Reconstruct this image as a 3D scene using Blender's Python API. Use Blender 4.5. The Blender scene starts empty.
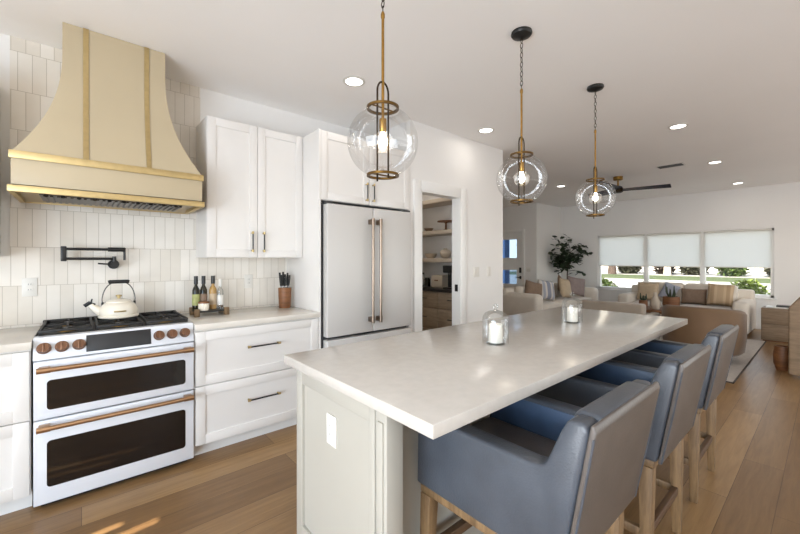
import bpy, bmesh, math, random
from mathutils import Vector, Matrix
random.seed(7)
PI = math.pi
C = bpy.context.scene.collection
S = bpy.context.scene

# ------------------------------------------------------------------ camera, world, sun, exposure
cam_d = bpy.data.cameras.new('camera')
cam_d.sensor_width = 36.0
cam_d.lens = 36.0 * 370.0 / 800.0
cam_d.shift_y = -7.54 / 800.0
cam_d.clip_start = 0.05
cam_d.clip_end = 300
cam = bpy.data.objects.new('camera', cam_d)
C.objects.link(cam)
cam.location = (0, 0, 1.35)
cam.rotation_euler = (PI / 2, 0, math.radians(49.287 - 90))
S.camera = cam

S.view_settings.view_transform = 'Standard'
S.view_settings.look = 'None'
S.view_settings.gamma = 1.0
S.view_settings.use_curve_mapping = False
S.view_settings.exposure = -0.28
S.cycles.use_denoising = True
S.cycles.sample_clamp_indirect = 6.0
S.cycles.max_bounces = 10
S.cycles.diffuse_bounces = 6
S.cycles.transparent_max_bounces = 16
S.cycles.caustics_reflective = False
S.cycles.caustics_refractive = False

w = bpy.data.worlds.new('sky'); S.world = w; w.use_nodes = True
nt = w.node_tree
sky = nt.nodes.new('ShaderNodeTexSky'); sky.sky_type = 'NISHITA'
sky.sun_disc = False; sky.sun_elevation = math.radians(35); sky.sun_rotation = math.radians(-90)
hs = nt.nodes.new('ShaderNodeHueSaturation'); hs.inputs['Saturation'].default_value = .4
nt.links.new(sky.outputs[0], hs.inputs['Color'])
nt.links.new(hs.outputs[0], nt.nodes['Background'].inputs[0])
nt.nodes['Background'].inputs[1].default_value = 0.75

sun_d = bpy.data.lights.new('sun', 'SUN'); sun_d.energy = 20.0; sun_d.angle = 0.006; sun_d.color = (1, .93, .82)
sun = bpy.data.objects.new('sun', sun_d); C.objects.link(sun)
_dir = Vector((math.cos(math.radians(35)), 0.06, -math.sin(math.radians(35))))
sun.rotation_euler = _dir.to_track_quat('-Z', 'Y').to_euler()
sun.location = (-6, 0, 8)

def area(name, loc, direction, sx, sy, power, col):
    d = bpy.data.lights.new(name, 'AREA'); d.shape = 'RECTANGLE'; d.size = sx; d.size_y = sy
    d.energy = power; d.color = col
    o = bpy.data.objects.new(name, d); C.objects.link(o)
    o.location = loc
    o.rotation_euler = Vector(direction).to_track_quat('-Z', 'Y').to_euler()
    return o
# daylight through the patio door behind the camera, and two added ceiling fills
area('patio_skylight', (-2.54, -0.3, 1.15), (1, .2, -.3), 3.2, 2.0, 165, (.55, .76, 1))
area('patio_ceiling_fill', (-2.50, -0.55, .8), (1, .1, 2.2), 3.4, 1.5, 150, (1, .96, .92))  # added fill aimed up at the ceiling, on top of the door daylight
area('dining_ceiling_fill', (5.0, -3.0, .9), (0, 1, 8), 8.0, 1.7, 145, (.97, .98, 1))  # added fill, almost straight up, to brighten the ceiling further along the room

# ------------------------------------------------------------------ helpers
def lin(r, g, b):
    f = lambda c: (c / 12.92 if c <= .04045 else ((c + .055) / 1.055) ** 2.4)
    return (f(r / 255), f(g / 255), f(b / 255), 1)

def _base(name):
    m = bpy.data.materials.new(name); m.use_nodes = True
    n = m.node_tree
    return m, n, n.nodes['Principled BSDF']

def pm(name, c, rough=.5, metal=0.0, var=.05, scale=6.0, bump=0.0, bscale=80.0, coat=0.0, sheen=0.0, spec=.5, stretch=(1, 1, 1)):
    """plain surface with a little procedural colour and gloss variation"""
    m, n, b = _base(name)
    col = lin(*c)
    tc = n.nodes.new('ShaderNodeTexCoord'); mp = n.nodes.new('ShaderNodeMapping')
    mp.inputs['Scale'].default_value = stretch
    n.links.new(tc.outputs['Object'], mp.inputs[0])
    no = n.nodes.new('ShaderNodeTexNoise'); no.inputs['Scale'].default_value = scale; no.inputs['Detail'].default_value = 5
    n.links.new(mp.outputs[0], no.inputs['Vector'])
    r = n.nodes.new('ShaderNodeValToRGB')
    r.color_ramp.elements[0].position = .3; r.color_ramp.elements[1].position = .7
    r.color_ramp.elements[0].color = tuple(max(0, x * (1 - var)) for x in col[:3]) + (1,)
    r.color_ramp.elements[1].color = tuple(min(1, x * (1 + var)) for x in col[:3]) + (1,)
    n.links.new(no.outputs['Fac'], r.inputs[0]); n.links.new(r.outputs[0], b.inputs['Base Color'])
    b.inputs['Roughness'].default_value = rough; b.inputs['Metallic'].default_value = metal
    b.inputs['Coat Weight'].default_value = coat; b.inputs['Sheen Weight'].default_value = sheen
    b.inputs['Specular IOR Level'].default_value = spec
    if bump:
        n2 = n.nodes.new('ShaderNodeTexNoise'); n2.inputs['Scale'].default_value = bscale; n2.inputs['Detail'].default_value = 4
        n.links.new(mp.outputs[0], n2.inputs['Vector'])
        bp = n.nodes.new('ShaderNodeBump'); bp.inputs['Strength'].default_value = bump; bp.inputs['Distance'].default_value = .01
        n.links.new(n2.outputs['Fac'], bp.inputs['Height']); n.links.new(bp.outputs[0], b.inputs['Normal'])
    return m

def pwood(name, c1, c2, rough=.5, stretch=(30, 30, 2), scale=1.5):
    m, n, b = _base(name)
    tc = n.nodes.new('ShaderNodeTexCoord'); mp = n.nodes.new('ShaderNodeMapping'); mp.inputs['Scale'].default_value = stretch
    n.links.new(tc.outputs['Object'], mp.inputs[0])
    no = n.nodes.new('ShaderNodeTexNoise'); no.inputs['Scale'].default_value = scale; no.inputs['Detail'].default_value = 7; no.inputs['Roughness'].default_value = .65
    n.links.new(mp.outputs[0], no.inputs['Vector'])
    r = n.nodes.new('ShaderNodeValToRGB'); r.color_ramp.elements[0].position = .32; r.color_ramp.elements[1].position = .68
    r.color_ramp.elements[0].color = lin(*c1); r.color_ramp.elements[1].color = lin(*c2)
    n.links.new(no.outputs['Fac'], r.inputs[0]); n.links.new(r.outputs[0], b.inputs['Base Color'])
    b.inputs['Roughness'].default_value = rough
    bp = n.nodes.new('ShaderNodeBump'); bp.inputs['Strength'].default_value = .15; bp.inputs['Distance'].default_value = .004
    n.links.new(no.outputs['Fac'], bp.inputs['Height']); n.links.new(bp.outputs[0], b.inputs['Normal'])
    return m

def pglass(name, tint=(1, 1, 1), refl=1.0, rough=0.0, base=0.03):
    """thin clear glass: transparent with fresnel reflection"""
    m = bpy.data.materials.new(name); m.use_nodes = True; n = m.node_tree
    n.nodes.remove(n.nodes['Principled BSDF']); out = n.nodes['Material Output']
    t = n.nodes.new('ShaderNodeBsdfTransparent'); t.inputs[0].default_value = (*tint, 1)
    g = n.nodes.new('ShaderNodeBsdfGlossy'); g.inputs['Roughness'].default_value = rough
    lw = n.nodes.new('ShaderNodeLayerWeight'); lw.inputs['Blend'].default_value = .35
    no = n.nodes.new('ShaderNodeTexNoise'); no.inputs['Scale'].default_value = 3
    mu = n.nodes.new('ShaderNodeMath'); mu.operation = 'MULTIPLY_ADD'; mu.inputs[1].default_value = .55 * refl; mu.inputs[2].default_value = base
    bp = n.nodes.new('ShaderNodeBump'); bp.inputs['Strength'].default_value = .01; bp.inputs['Distance'].default_value = .01
    n.links.new(no.outputs['Fac'], bp.inputs['Height']); n.links.new(bp.outputs[0], g.inputs['Normal'])
    n.links.new(lw.outputs['Fresnel'], mu.inputs[0])
    mx = n.nodes.new('ShaderNodeMixShader')
    n.links.new(mu.outputs[0], mx.inputs[0]); n.links.new(t.outputs[0], mx.inputs[1]); n.links.new(g.outputs[0], mx.inputs[2])
    n.links.new(mx.outputs[0], out.inputs[0])
    return m

def pemit(name, col, strength):
    m, n, b = _base(name)
    b.inputs['Base Color'].default_value = (.9, .9, .9, 1)
    b.inputs['Emission Color'].default_value = (*col, 1); b.inputs['Emission Strength'].default_value = strength
    return m

class MB:
    def __init__(self): self.bm = bmesh.new()
    def _merge(self, t, M=None):
        if M is not None: bmesh.ops.transform(t, matrix=M, verts=t.verts)
        me = bpy.data.meshes.new('tmp'); t.to_mesh(me); t.free()
        self.bm.from_mesh(me); bpy.data.meshes.remove(me)
        return self
    def box(self, x0, x1, y0, y1, z0, z1, bev=0.0, seg=2, M=None):
        t = bmesh.new()
        vs = [t.verts.new((x, y, z)) for x in (x0, x1) for y in (y0, y1) for z in (z0, z1)]
        for f in ((0, 1, 3, 2), (4, 6, 7, 5), (0, 4, 5, 1), (2, 3, 7, 6), (0, 2, 6, 4), (1, 5, 7, 3)):
            t.faces.new([vs[i] for i in f])
        if bev: bmesh.ops.bevel(t, geom=list(t.edges), offset=bev, segments=seg, profile=.5, affect='EDGES', clamp_overlap=True)
        bmesh.ops.recalc_face_normals(t, faces=t.faces)
        return self._merge(t, M)
    def prism(self, poly, axis, a, b, bev=0.0, seg=2, M=None):
        """poly: 2-D points; axis 'x': (y,z); 'y': (x,z); 'z': (x,y)"""
        t = bmesh.new()
        mk = {'x': lambda p, h: (h, p[0], p[1]), 'y': lambda p, h: (p[0], h, p[1]), 'z': lambda p, h: (p[0], p[1], h)}[axis]
        A = [t.verts.new(mk(p, a)) for p in poly]; B = [t.verts.new(mk(p, b)) for p in poly]
        t.faces.new(A); t.faces.new(B[::-1])
        k = len(poly)
        for i in range(k): t.faces.new((A[i], A[(i + 1) % k], B[(i + 1) % k], B[i]))
        bmesh.ops.recalc_face_normals(t, faces=t.faces)
        if bev: bmesh.ops.bevel(t, geom=[e for e in t.edges if e.calc_face_angle(0) > .3], offset=bev, segments=seg, profile=.5, affect='EDGES', clamp_overlap=True)
        return self._merge(t, M)
    def lathe(self, prof, c=(0, 0, 0), n=32, M=None):
        t = bmesh.new(); rings = []
        for r, z in prof:
            if r < 1e-6: rings.append([t.verts.new((0, 0, z))])
            else: rings.append([t.verts.new((r * math.cos(2 * PI * i / n), r * math.sin(2 * PI * i / n), z)) for i in range(n)])
        for A, B in zip(rings, rings[1:]):
            for i in range(n):
                j = (i + 1) % n
                if len(A) == 1 and len(B) == 1: continue
                if len(A) == 1: t.faces.new((A[0], B[i], B[j]))
                elif len(B) == 1: t.faces.new((A[i], A[j], B[0]))
                else: t.faces.new((A[i], A[j], B[j], B[i]))
        bmesh.ops.recalc_face_normals(t, faces=t.faces)
        bmesh.ops.translate(t, verts=t.verts, vec=c)
        return self._merge(t, M)
    def tube(self, pts, r, n=10, closed=False, M=None, flat=1.0):
        t = bmesh.new(); P = [Vector(p) for p in pts]; k = len(P); rings = []
        rr = r if isinstance(r, (list, tuple)) else [r] * k
        up = None
        for i in range(k):
            a = P[(i - 1) % k] if closed or i > 0 else P[i]
            b = P[(i + 1) % k] if closed or i < k - 1 else P[i]
            d = (b - a).normalized()
            if up is None:
                up = Vector((0, 0, 1)) if abs(d.z) < .9 else Vector((1, 0, 0))
            s = d.cross(up)
            if s.length < 1e-5: s = d.orthogonal()
            s.normalize(); up = s.cross(d).normalized()
            rings.append([t.verts.new(P[i] + (s * math.cos(2 * PI * q / n) + up * math.sin(2 * PI * q / n) * flat) * rr[i]) for q in range(n)])
        m = k if closed else k - 1
        for i in range(m):
            A, B = rings[i], rings[(i + 1) % k]
            for q in range(n): t.faces.new((A[q], A[(q + 1) % n], B[(q + 1) % n], B[q]))
        if not closed:
            t.faces.new(rings[0][::-1]); t.faces.new(rings[-1])
        bmesh.ops.recalc_face_normals(t, faces=t.faces)
        return self._merge(t, M)
    def cyl(self, p0, p1, r0, r1=None, n=16, M=None):
        return self.tube([p0, p1], [r0, r0 if r1 is None else r1], n, M=M)
    def ring(self, c, R, r, axis='z', n=28, m=8, flat=1.0):
        pts = []
        for i in range(n):
            a = 2 * PI * i / n; u, v = R * math.cos(a), R * math.sin(a)
            pts.append({'z': (c[0] + u, c[1] + v, c[2]), 'y': (c[0] + u, c[1], c[2] + v), 'x': (c[0], c[1] + u, c[2] + v)}[axis])
        return self.tube(pts, r, m, closed=True, flat=flat)
    def taper(self, p0, p1, a, b, c, d, bev=.003, M=None):
        """square post from p0 (half sizes a,b) to p1 (half sizes c,d)"""
        t = bmesh.new(); q = []
        for (p, u, v) in ((p0, a, b), (p1, c, d)):
            q.append([t.verts.new((p[0] + sx * u, p[1] + sy * v, p[2])) for sx, sy in ((-1, -1), (1, -1), (1, 1), (-1, 1))])
        t.faces.new(q[0][::-1]); t.faces.new(q[1])
        for i in range(4): t.faces.new((q[0][i], q[0][(i + 1) % 4], q[1][(i + 1) % 4], q[1][i]))
        bmesh.ops.recalc_face_normals(t, faces=t.faces)
        if bev: bmesh.ops.bevel(t, geom=list(t.edges), offset=bev, segments=2, affect='EDGES', profile=.5, clamp_overlap=True)
        return self._merge(t, M)
    def pillow(self, wd, ht, th, M=None, n=16):
        """soft cushion standing in the x-z plane, centred at the origin"""
        t = bmesh.new(); F, Bk = {}, {}
        for i in range(n + 1):
            for j in range(n + 1):
                u, v = -1 + 2 * i / n, -1 + 2 * j / n
                k = max(0, (1 - u ** 4) * (1 - v ** 4)) ** .55
                px = u * wd / 2 * (1 - .07 * (1 - v * v) * 0 - .06 * (1 - abs(v)) * abs(u)); pz = v * ht / 2 * (1 - .06 * (1 - abs(u)) * abs(v))
                F[i, j] = t.verts.new((px, -th / 2 * k, pz))
                Bk[i, j] = F[i, j] if i in (0, n) or j in (0, n) else t.verts.new((px, th / 2 * k, pz))
        for i in range(n):
            for j in range(n):
                t.faces.new((F[i, j], F[i + 1, j], F[i + 1, j + 1], F[i, j + 1]))
                t.faces.new((Bk[i, j + 1], Bk[i + 1, j + 1], Bk[i + 1, j], Bk[i, j]))
        bmesh.ops.recalc_face_normals(t, faces=t.faces)
        return self._merge(t, M)
    def leaf(self, p, d, up, L, W):
        d = d.normalized(); s = d.cross(up)
        if s.length < 1e-4: s = d.orthogonal()
        s.normalize(); nrm = s.cross(d)
        V = [self.bm.verts.new(q) for q in (p, p + d * L * .35 + s * W * .5 + nrm * L * .05, p + d * L * .75 + s * W * .42, p + d * L - nrm * L * .08,
                                            p + d * L * .75 - s * W * .42, p + d * L * .35 - s * W * .5 + nrm * L * .05)]
        m = self.bm.verts.new(p + d * L * .55 - nrm * L * .06)
        for i in range(6): self.bm.faces.new((V[i], V[(i + 1) % 6], m))
    def build(self, name, mat, parent=None, smooth=True, angle=35):
        me = bpy.data.meshes.new(name)
        if parent is not None:
            o = parent; off = Vector((0, 0, 0))
            while o is not None: off += o.location; o = o.parent
            bmesh.ops.translate(self.bm, verts=self.bm.verts, vec=-off)
        self.bm.to_mesh(me); self.bm.free()
        if smooth:
            for p in me.polygons: p.use_smooth = True
            me.set_sharp_from_angle(angle=math.radians(angle))
        me.materials.append(mat)
        o = bpy.data.objects.new(name, me); C.objects.link(o)
        if parent is not None: o.parent = parent
        return o

def tag(o, label, cat, group=None, kind=None):
    o['label'] = label; o['category'] = cat
    if group: o['group'] = group
    if kind: o['kind'] = kind
    return o
def thing(name, label, cat, loc=(0, 0, 0), group=None):
    o = bpy.data.objects.new(name, None); C.objects.link(o); o.location = loc
    o.empty_display_size = .05
    return tag(o, label, cat, group)
def struct(name, mb, mat, smooth=False):
    o = mb.build(name, mat, None, smooth); o['kind'] = 'structure'; return o
def copy_tree(o, parent=None):
    c = o.copy(); C.objects.link(c)
    if parent is not None: c.parent = parent
    for ch in list(o.children): copy_tree(ch, c)
    return c
def partlabel(o, s): o['label'] = s; return o

# ------------------------------------------------------------------ materials
M_wall = pm('wall paint', (232, 230, 227), .6, var=.012, scale=1.5, bump=.03, bscale=250)
M_ceil = pm('ceiling paint', (246, 244, 242), .7, var=.012, scale=1.2, bump=.04, bscale=200)
M_trim = pm('trim paint', (233, 232, 229), .35, var=.01)
M_cab = pm('cabinet paint', (226, 223, 219), .32, var=.01)
M_isl = pm('island paint', (172, 168, 158), .38, var=.012)
M_quartz = pm('quartz', (190, 184, 176), .19, var=.035, scale=28)
M_quartz2 = pm('veined quartz', (216, 210, 200), .16, var=.05, scale=7)
M_hood = pm('hood plaster cream', (186, 171, 142), .45, var=.02, scale=4)
M_brass = pm('brushed brass', (196, 174, 126), .46, 1.0, var=.06, scale=30)
M_brassd = pm('aged brass', (158, 122, 62), .32, 1.0, var=.12, scale=40)
M_ring = pm('smoked brass', (112, 86, 48), .35, 1.0, var=.15, scale=40)
M_bronze = pm('dark bronze', (62, 52, 40), .38, 1.0, var=.15, scale=30)
M_knob = pm('aged copper knob', (120, 90, 72), .28, 1.0, var=.1, scale=40)
M_copper = pm('brushed copper', (178, 142, 108), .3, 1.0, var=.08, scale=40, stretch=(1, 8, 8))
M_steel = pm('brushed steel', (150, 134, 120), .3, 1.0, var=.06, scale=30, stretch=(10, 10, 1))
M_steeld = pm('dark steel', (92, 88, 84), .35, 1.0, var=.1, scale=20)
M_black = pm('matte black metal', (22, 22, 22), .4, 0.0, var=.15, scale=20)
M_iron = pm('cast iron', (26, 24, 23), .55, 0.0, var=.2, scale=60, bump=.1)
M_blackglass = pm('black oven glass', (24, 18, 15), .06, 0.0, var=.1, scale=3)
M_display = pm('display glass', (34, 34, 36), .4, 0, var=.1)
M_range = pm('white range enamel', (220, 222, 227), .28, var=.01)
M_fridge = pm('white fridge steel', (200, 197, 193), .33, var=.01, scale=3)
M_seal = pm('grey gasket', (58, 58, 60), .6, var=.1)
M_enamel = pm('cream enamel', (238, 229, 212), .15, var=.015)
M_plastic = pm('white plastic', (222, 219, 212), .35, var=.01)
M_leather = pm('blue grey leather', (70, 75, 83), .34, var=.16, scale=9, bump=.12, bscale=160, spec=.6)
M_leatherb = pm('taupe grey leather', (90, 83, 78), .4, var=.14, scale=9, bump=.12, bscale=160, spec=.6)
M_leatheri = pm('blue inner arm leather', (70, 90, 118), .36, var=.16, scale=9, bump=.1, bscale=160, spec=.6)
M_oak = pwood('weathered oak', (90, 68, 44), (140, 112, 78), .55, (26, 26, 2.5))
M_footrail = pwood('dark oak', (70, 48, 30), (98, 72, 48), .5, (3, 26, 26))
M_wax = pm('candle wax', (244, 240, 230), .45, var=.01)
M_glass = pglass('clear glass', (.97, .98, .98), 1.0)
M_globe = pglass('clear globe glass', (.965, .965, .965), .6)
M_pane = pglass('window glass', (.96, .98, .98), .25, base=.02)
M_doorglass = pglass('blue tinted glass', (.42, .52, .64), .4, base=.05)
M_bulb = pemit('lit filament bulb', (1, .86, .62), 22)
M_can = pemit('lit downlight lens', (1, .96, .9), 8)
M_cream = pm('cream upholstery', (216, 206, 192), .85, var=.04, scale=5, bump=.12, bscale=350, sheen=.3)
M_linen = pm('sand linen', (196, 180, 158), .85, var=.05, scale=6, bump=.15, bscale=350, sheen=.3)
M_seat = pm('light grey upholstery', (198, 192, 186), .85, var=.04, scale=5, bump=.12, bscale=350, sheen=.3)
M_tan = pm('tan upholstery', (108, 82, 56), .7, var=.06, scale=5, bump=.1, bscale=250, sheen=.2)
M_taupe = pm('taupe upholstery', (150, 138, 124), .8, var=.05, scale=5, bump=.1, bscale=250, sheen=.2)
M_brownp = pm('brown pillow cloth', (134, 112, 94), .85, var=.08, scale=20, bump=.15, bscale=300)
M_beigep = pm('beige pillow cloth', (186, 166, 140), .85, var=.06, scale=20, bump=.15, bscale=300)
M_greyp = pm('mauve grey pillow cloth', (142, 126, 122), .85, var=.08, scale=20, bump=.15, bscale=300)
M_bluep = pm('blue grey pillow cloth', (160, 164, 178), .85, var=.1, scale=14, bump=.15, bscale=300)
M_rug = pm('grey rug', (176, 168, 160), .95, var=.1, scale=30, bump=.3, bscale=200)
M_rugedge = pm('dark rug binding', (74, 66, 60), .9, var=.1)
M_walnut = pwood('walnut', (98, 60, 32), (140, 92, 54), .5, (4, 4, 20))
M_bleached = pwood('bleached wood', (122, 102, 80), (148, 126, 102), .6, (3, 3, 22))
M_pantry = pwood('pantry oak', (138, 120, 100), (166, 146, 122), .5, (3, 3, 22))
M_shelf = pm('shelf paint', (190, 176, 158), .5, var=.03)
M_dark = pm('dark stone', (44, 38, 34), .3, var=.1)
M_leafd = pm('dark leaves', (44, 58, 36), .45, var=.3, scale=9)
M_leaf = pm('green leaves', (72, 90, 42), .6, var=.35, scale=3)
M_leaf2 = pm('yellow green leaves', (116, 132, 54), .6, var=.3, scale=3)
M_leaf3 = pm('olive leaves', (66, 66, 50), .7, var=.4, scale=3)
M_bark = pm('bark', (70, 56, 48), .9, var=.3, scale=14, bump=.4, bscale=40)
M_oilglass = pm('dark bottle glass', (34, 30, 14), .08, var=.2)
M_cork = pm('gold liquid glass', (176, 140, 84), .1, var=.15)
M_label = pm('pale green label', (168, 170, 110), .6, var=.2, scale=30)
M_blade = pm('knife steel', (190, 190, 192), .25, 1.0)
M_fan = pm('navy black blade', (26, 30, 44), .35, var=.15)

# shade cloth: lets daylight glow through
def pshade():
    m = bpy.data.materials.new('roller shade cloth'); m.use_nodes = True; n = m.node_tree
    n.nodes.remove(n.nodes['Principled BSDF']); out = n.nodes['Material Output']
    d = n.nodes.new('ShaderNodeBsdfDiffuse'); t = n.nodes.new('ShaderNodeBsdfTranslucent'); mx = n.nodes.new('ShaderNodeMixShader')
    no = n.nodes.new('ShaderNodeTexNoise'); no.inputs['Scale'].default_value = 120
    r = n.nodes.new('ShaderNodeValToRGB'); r.color_ramp.elements[0].color = (.82, .82, .80, 1); r.color_ramp.elements[1].color = (.92, .92, .9, 1)
    n.links.new(no.outputs['Fac'], r.inputs[0]); n.links.new(r.outputs[0], d.inputs[0]); n.links.new(r.outputs[0], t.inputs[0])
    mx.inputs[0].default_value = .7
    n.links.new(d.outputs[0], mx.inputs[1]); n.links.new(t.outputs[0], mx.inputs[2]); n.links.new(mx.outputs[0], out.inputs[0])
    return m
M_shade = pshade()

def pfloor():
    m, n, b = _base('oak plank floor')
    tc = n.nodes.new('ShaderNodeTexCoord')
    br = n.nodes.new('ShaderNodeTexBrick'); br.offset = .37; br.offset_frequency = 2
    br.inputs['Scale'].default_value = 1; br.inputs['Brick Width'].default_value = 1.7; br.inputs['Row Height'].default_value = .19
    br.inputs['Mortar Size'].default_value = .0016; br.inputs['Mortar Smooth'].default_value = .1; br.inputs['Bias'].default_value = 0
    br.inputs['Color1'].default_value = lin(126, 96, 62); br.inputs['Color2'].default_value = lin(166, 133, 91); br.inputs['Mortar'].default_value = lin(96, 70, 46)
    n.links.new(tc.outputs['Object'], br.inputs['Vector'])
    mp = n.nodes.new('ShaderNodeMapping'); mp.inputs['Scale'].default_value = (1.3, 16, 1)
    n.links.new(tc.outputs['Object'], mp.inputs[0])
    no = n.nodes.new('ShaderNodeTexNoise'); no.inputs['Scale'].default_value = 2.2; no.inputs['Detail'].default_value = 8; no.inputs['Roughness'].default_value = .62; no.inputs['Distortion'].default_value = .6
    n.links.new(mp.outputs[0], no.inputs['Vector'])
    r = n.nodes.new('ShaderNodeValToRGB'); r.color_ramp.elements[0].position = .3; r.color_ramp.elements[1].position = .72
    r.color_ramp.elements[0].color = (.66, .6, .55, 1); r.color_ramp.elements[1].color = (1.08, 1.08, 1.08, 1)
    n.links.new(no.outputs['Fac'], r.inputs[0])
    mx = n.nodes.new('ShaderNodeMix'); mx.data_type = 'RGBA'; mx.blend_type = 'MULTIPLY'; mx.inputs[0].default_value = .8
    n.links.new(br.outputs['Color'], mx.inputs[6]); n.links.new(r.outputs[0], mx.inputs[7])
    n.links.new(mx.outputs[2], b.inputs['Base Color'])
    b.inputs['Roughness'].default_value = .36
    bp = n.nodes.new('ShaderNodeBump'); bp.inputs['Strength'].default_value = .12; bp.inputs['Distance'].default_value = .004
    n.links.new(br.outputs['Fac'], bp.inputs['Height']); bp.invert = True
    n.links.new(bp.outputs[0], b.inputs['Normal'])
    return m
M_floor = pfloor()

def ptile():
    m, n, b = _base('glazed stacked tile')
    tc = n.nodes.new('ShaderNodeTexCoord'); sp = n.nodes.new('ShaderNodeSeparateXYZ'); cb = n.nodes.new('ShaderNodeCombineXYZ')
    n.links.new(tc.outputs['Object'], sp.inputs[0])
    ad = n.nodes.new('ShaderNodeMath'); ad.operation = 'ADD'; ad.inputs[1].default_value = -1.18 + 2.5
    n.links.new(sp.outputs[2], ad.inputs[0])
    ax = n.nodes.new('ShaderNodeMath'); ax.operation = 'ADD'; ax.inputs[1].default_value = 5.0
    n.links.new(sp.outputs[0], ax.inputs[0])
    n.links.new(ax.outputs[0], cb.inputs[0]); n.links.new(ad.outputs[0], cb.inputs[1])
    br = n.nodes.new('ShaderNodeTexBrick'); br.offset = .45; br.offset_frequency = 2
    br.inputs['Scale'].default_value = 1; br.inputs['Brick Width'].default_value = .067; br.inputs['Row Height'].default_value = .25
    br.inputs['Mortar Size'].default_value = .0016; br.inputs['Mortar Smooth'].default_value = .3; br.inputs['Bias'].default_value = -.1
    br.inputs['Color1'].default_value = lin(234, 229, 221); br.inputs['Color2'].default_value = lin(219, 212, 201); br.inputs['Mortar'].default_value = lin(186, 178, 165)
    n.links.new(cb.outputs[0], br.inputs['Vector'])
    no = n.nodes.new('ShaderNodeTexNoise'); no.inputs['Scale'].default_value = 9; no.inputs['Detail'].default_value = 3
    n.links.new(tc.outputs['Object'], no.inputs['Vector'])
    r = n.nodes.new('ShaderNodeValToRGB'); r.color_ramp.elements[0].color = (.93, .92, .9, 1); r.color_ramp.elements[1].color = (1.04, 1.04, 1.04, 1)
    n.links.new(no.outputs['Fac'], r.inputs[0])
    mx = n.nodes.new('ShaderNodeMix'); mx.data_type = 'RGBA'; mx.blend_type = 'MULTIPLY'; mx.inputs[0].default_value = 1
    n.links.new(br.outputs['Color'], mx.inputs[6]); n.links.new(r.outputs[0], mx.inputs[7])
    n.links.new(mx.outputs[2], b.inputs['Base Color'])
    b.inputs['Roughness'].default_value = .22
    s1 = n.nodes.new('ShaderNodeMath'); s1.operation = 'MULTIPLY_ADD'; s1.inputs[1].default_value = -1.0
    n.links.new(br.outputs['Fac'], s1.inputs[0])
    s2 = n.nodes.new('ShaderNodeMath'); s2.operation = 'MULTIPLY'; s2.inputs[1].default_value = .5
    n.links.new(no.outputs['Fac'], s2.inputs[0]); n.links.new(s2.outputs[0], s1.inputs[2])
    bp = n.nodes.new('ShaderNodeBump'); bp.inputs['Strength'].default_value = .35; bp.inputs['Distance'].default_value = .006
    n.links.new(s1.outputs[0], bp.inputs['Height']); n.links.new(bp.outputs[0], b.inputs['Normal'])
    return m
M_tile = ptile()

def pstripe(name, c1, c2, c3, axis=0, freq=9.0):
    m, n, b = _base(name)
    tc = n.nodes.new('ShaderNodeTexCoord'); sp = n.nodes.new('ShaderNodeSeparateXYZ'); n.links.new(tc.outputs['Generated'], sp.inputs[0])
    r = n.nodes.new('ShaderNodeValToRGB'); r.color_ramp.interpolation = 'CONSTANT'
    e = r.color_ramp.elements
    e[0].position = 0; e[0].color = lin(*c1); e[1].position = .14; e[1].color = lin(*c2)
    for p, c in ((.27, c1), (.38, c3), (.62, c1), (.72, c2), (.86, c1)):
        q = e.new(p); q.color = lin(*c)
    n.links.new(sp.outputs[axis], r.inputs[0]); n.links.new(r.outputs[0], b.inputs['Base Color']); b.inputs['Roughness'].default_value = .85
    return m
M_stripe = pstripe('striped blue pillow cloth', (206, 198, 190), (160, 162, 172), (138, 140, 154))
M_stripe2 = pstripe('striped tan pillow cloth', (190, 166, 136), (168, 142, 112), (178, 154, 124))

# ------------------------------------------------------------------ the room shell
H = 2.77
struct('floor', MB().box(-2.7, 10.07, -3.2, 6.72, -.1, 0), M_floor)
struct('ceiling', MB().box(-2.7, 10.07, -3.2, 6.72, H, H + .12), M_ceil)
struct('wall_kitchen', MB().box(-2.7, 2.53, 3.4, 3.52, 0, H), M_wall)
PX0, PX1, PZ = 2.67, 3.305, 2.07
struct('wall_pantry', MB().box(2.53, PX0, 2.78, 2.88, 0, H).box(PX1, 4.16, 2.78, 2.88, 0, H).box(PX0, PX1, 2.78, 2.88, PZ, H), M_wall)
struct('wall_fridge', MB().box(2.53, 2.62, 2.88, 4.6, 0, H), M_wall)
struct('wall_hall', MB().box(4.05, 4.16, 2.88, 6.6, 0, H), M_wall)
struct('wall_pantry_back', MB().box(2.53, 4.05, 4.6, 4.7, 0, H), M_wall)
struct('wall_foyer_back', MB().box(4.05, 8.77, 6.6, 6.72, 0, H), M_wall)
DY0, DY1 = 5.2, 6.1
struct('wall_foyer', MB().box(8.65, 8.77, 4.92, DY0, 0, H).box(8.65, 8.77, DY1, 6.6, 0, H).box(8.65, 8.77, DY0, DY1, 2.05, H), M_wall)
struct('wall_living', MB().box(8.65, 10.07, 4.8, 4.92, 0, H), M_wall)
WY0, WY1, WZ0, WZ1 = .69, 3.85, .62, 1.95
struct('wall_far', MB().box(9.95, 10.07, -3.2, WY0, 0, H).box(9.95, 10.07, WY1, 4.8, 0, H).box(9.95, 10.07, WY0, WY1, 0, WZ0).box(9.95, 10.07, WY0, WY1, WZ1, H), M_wall)
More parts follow.
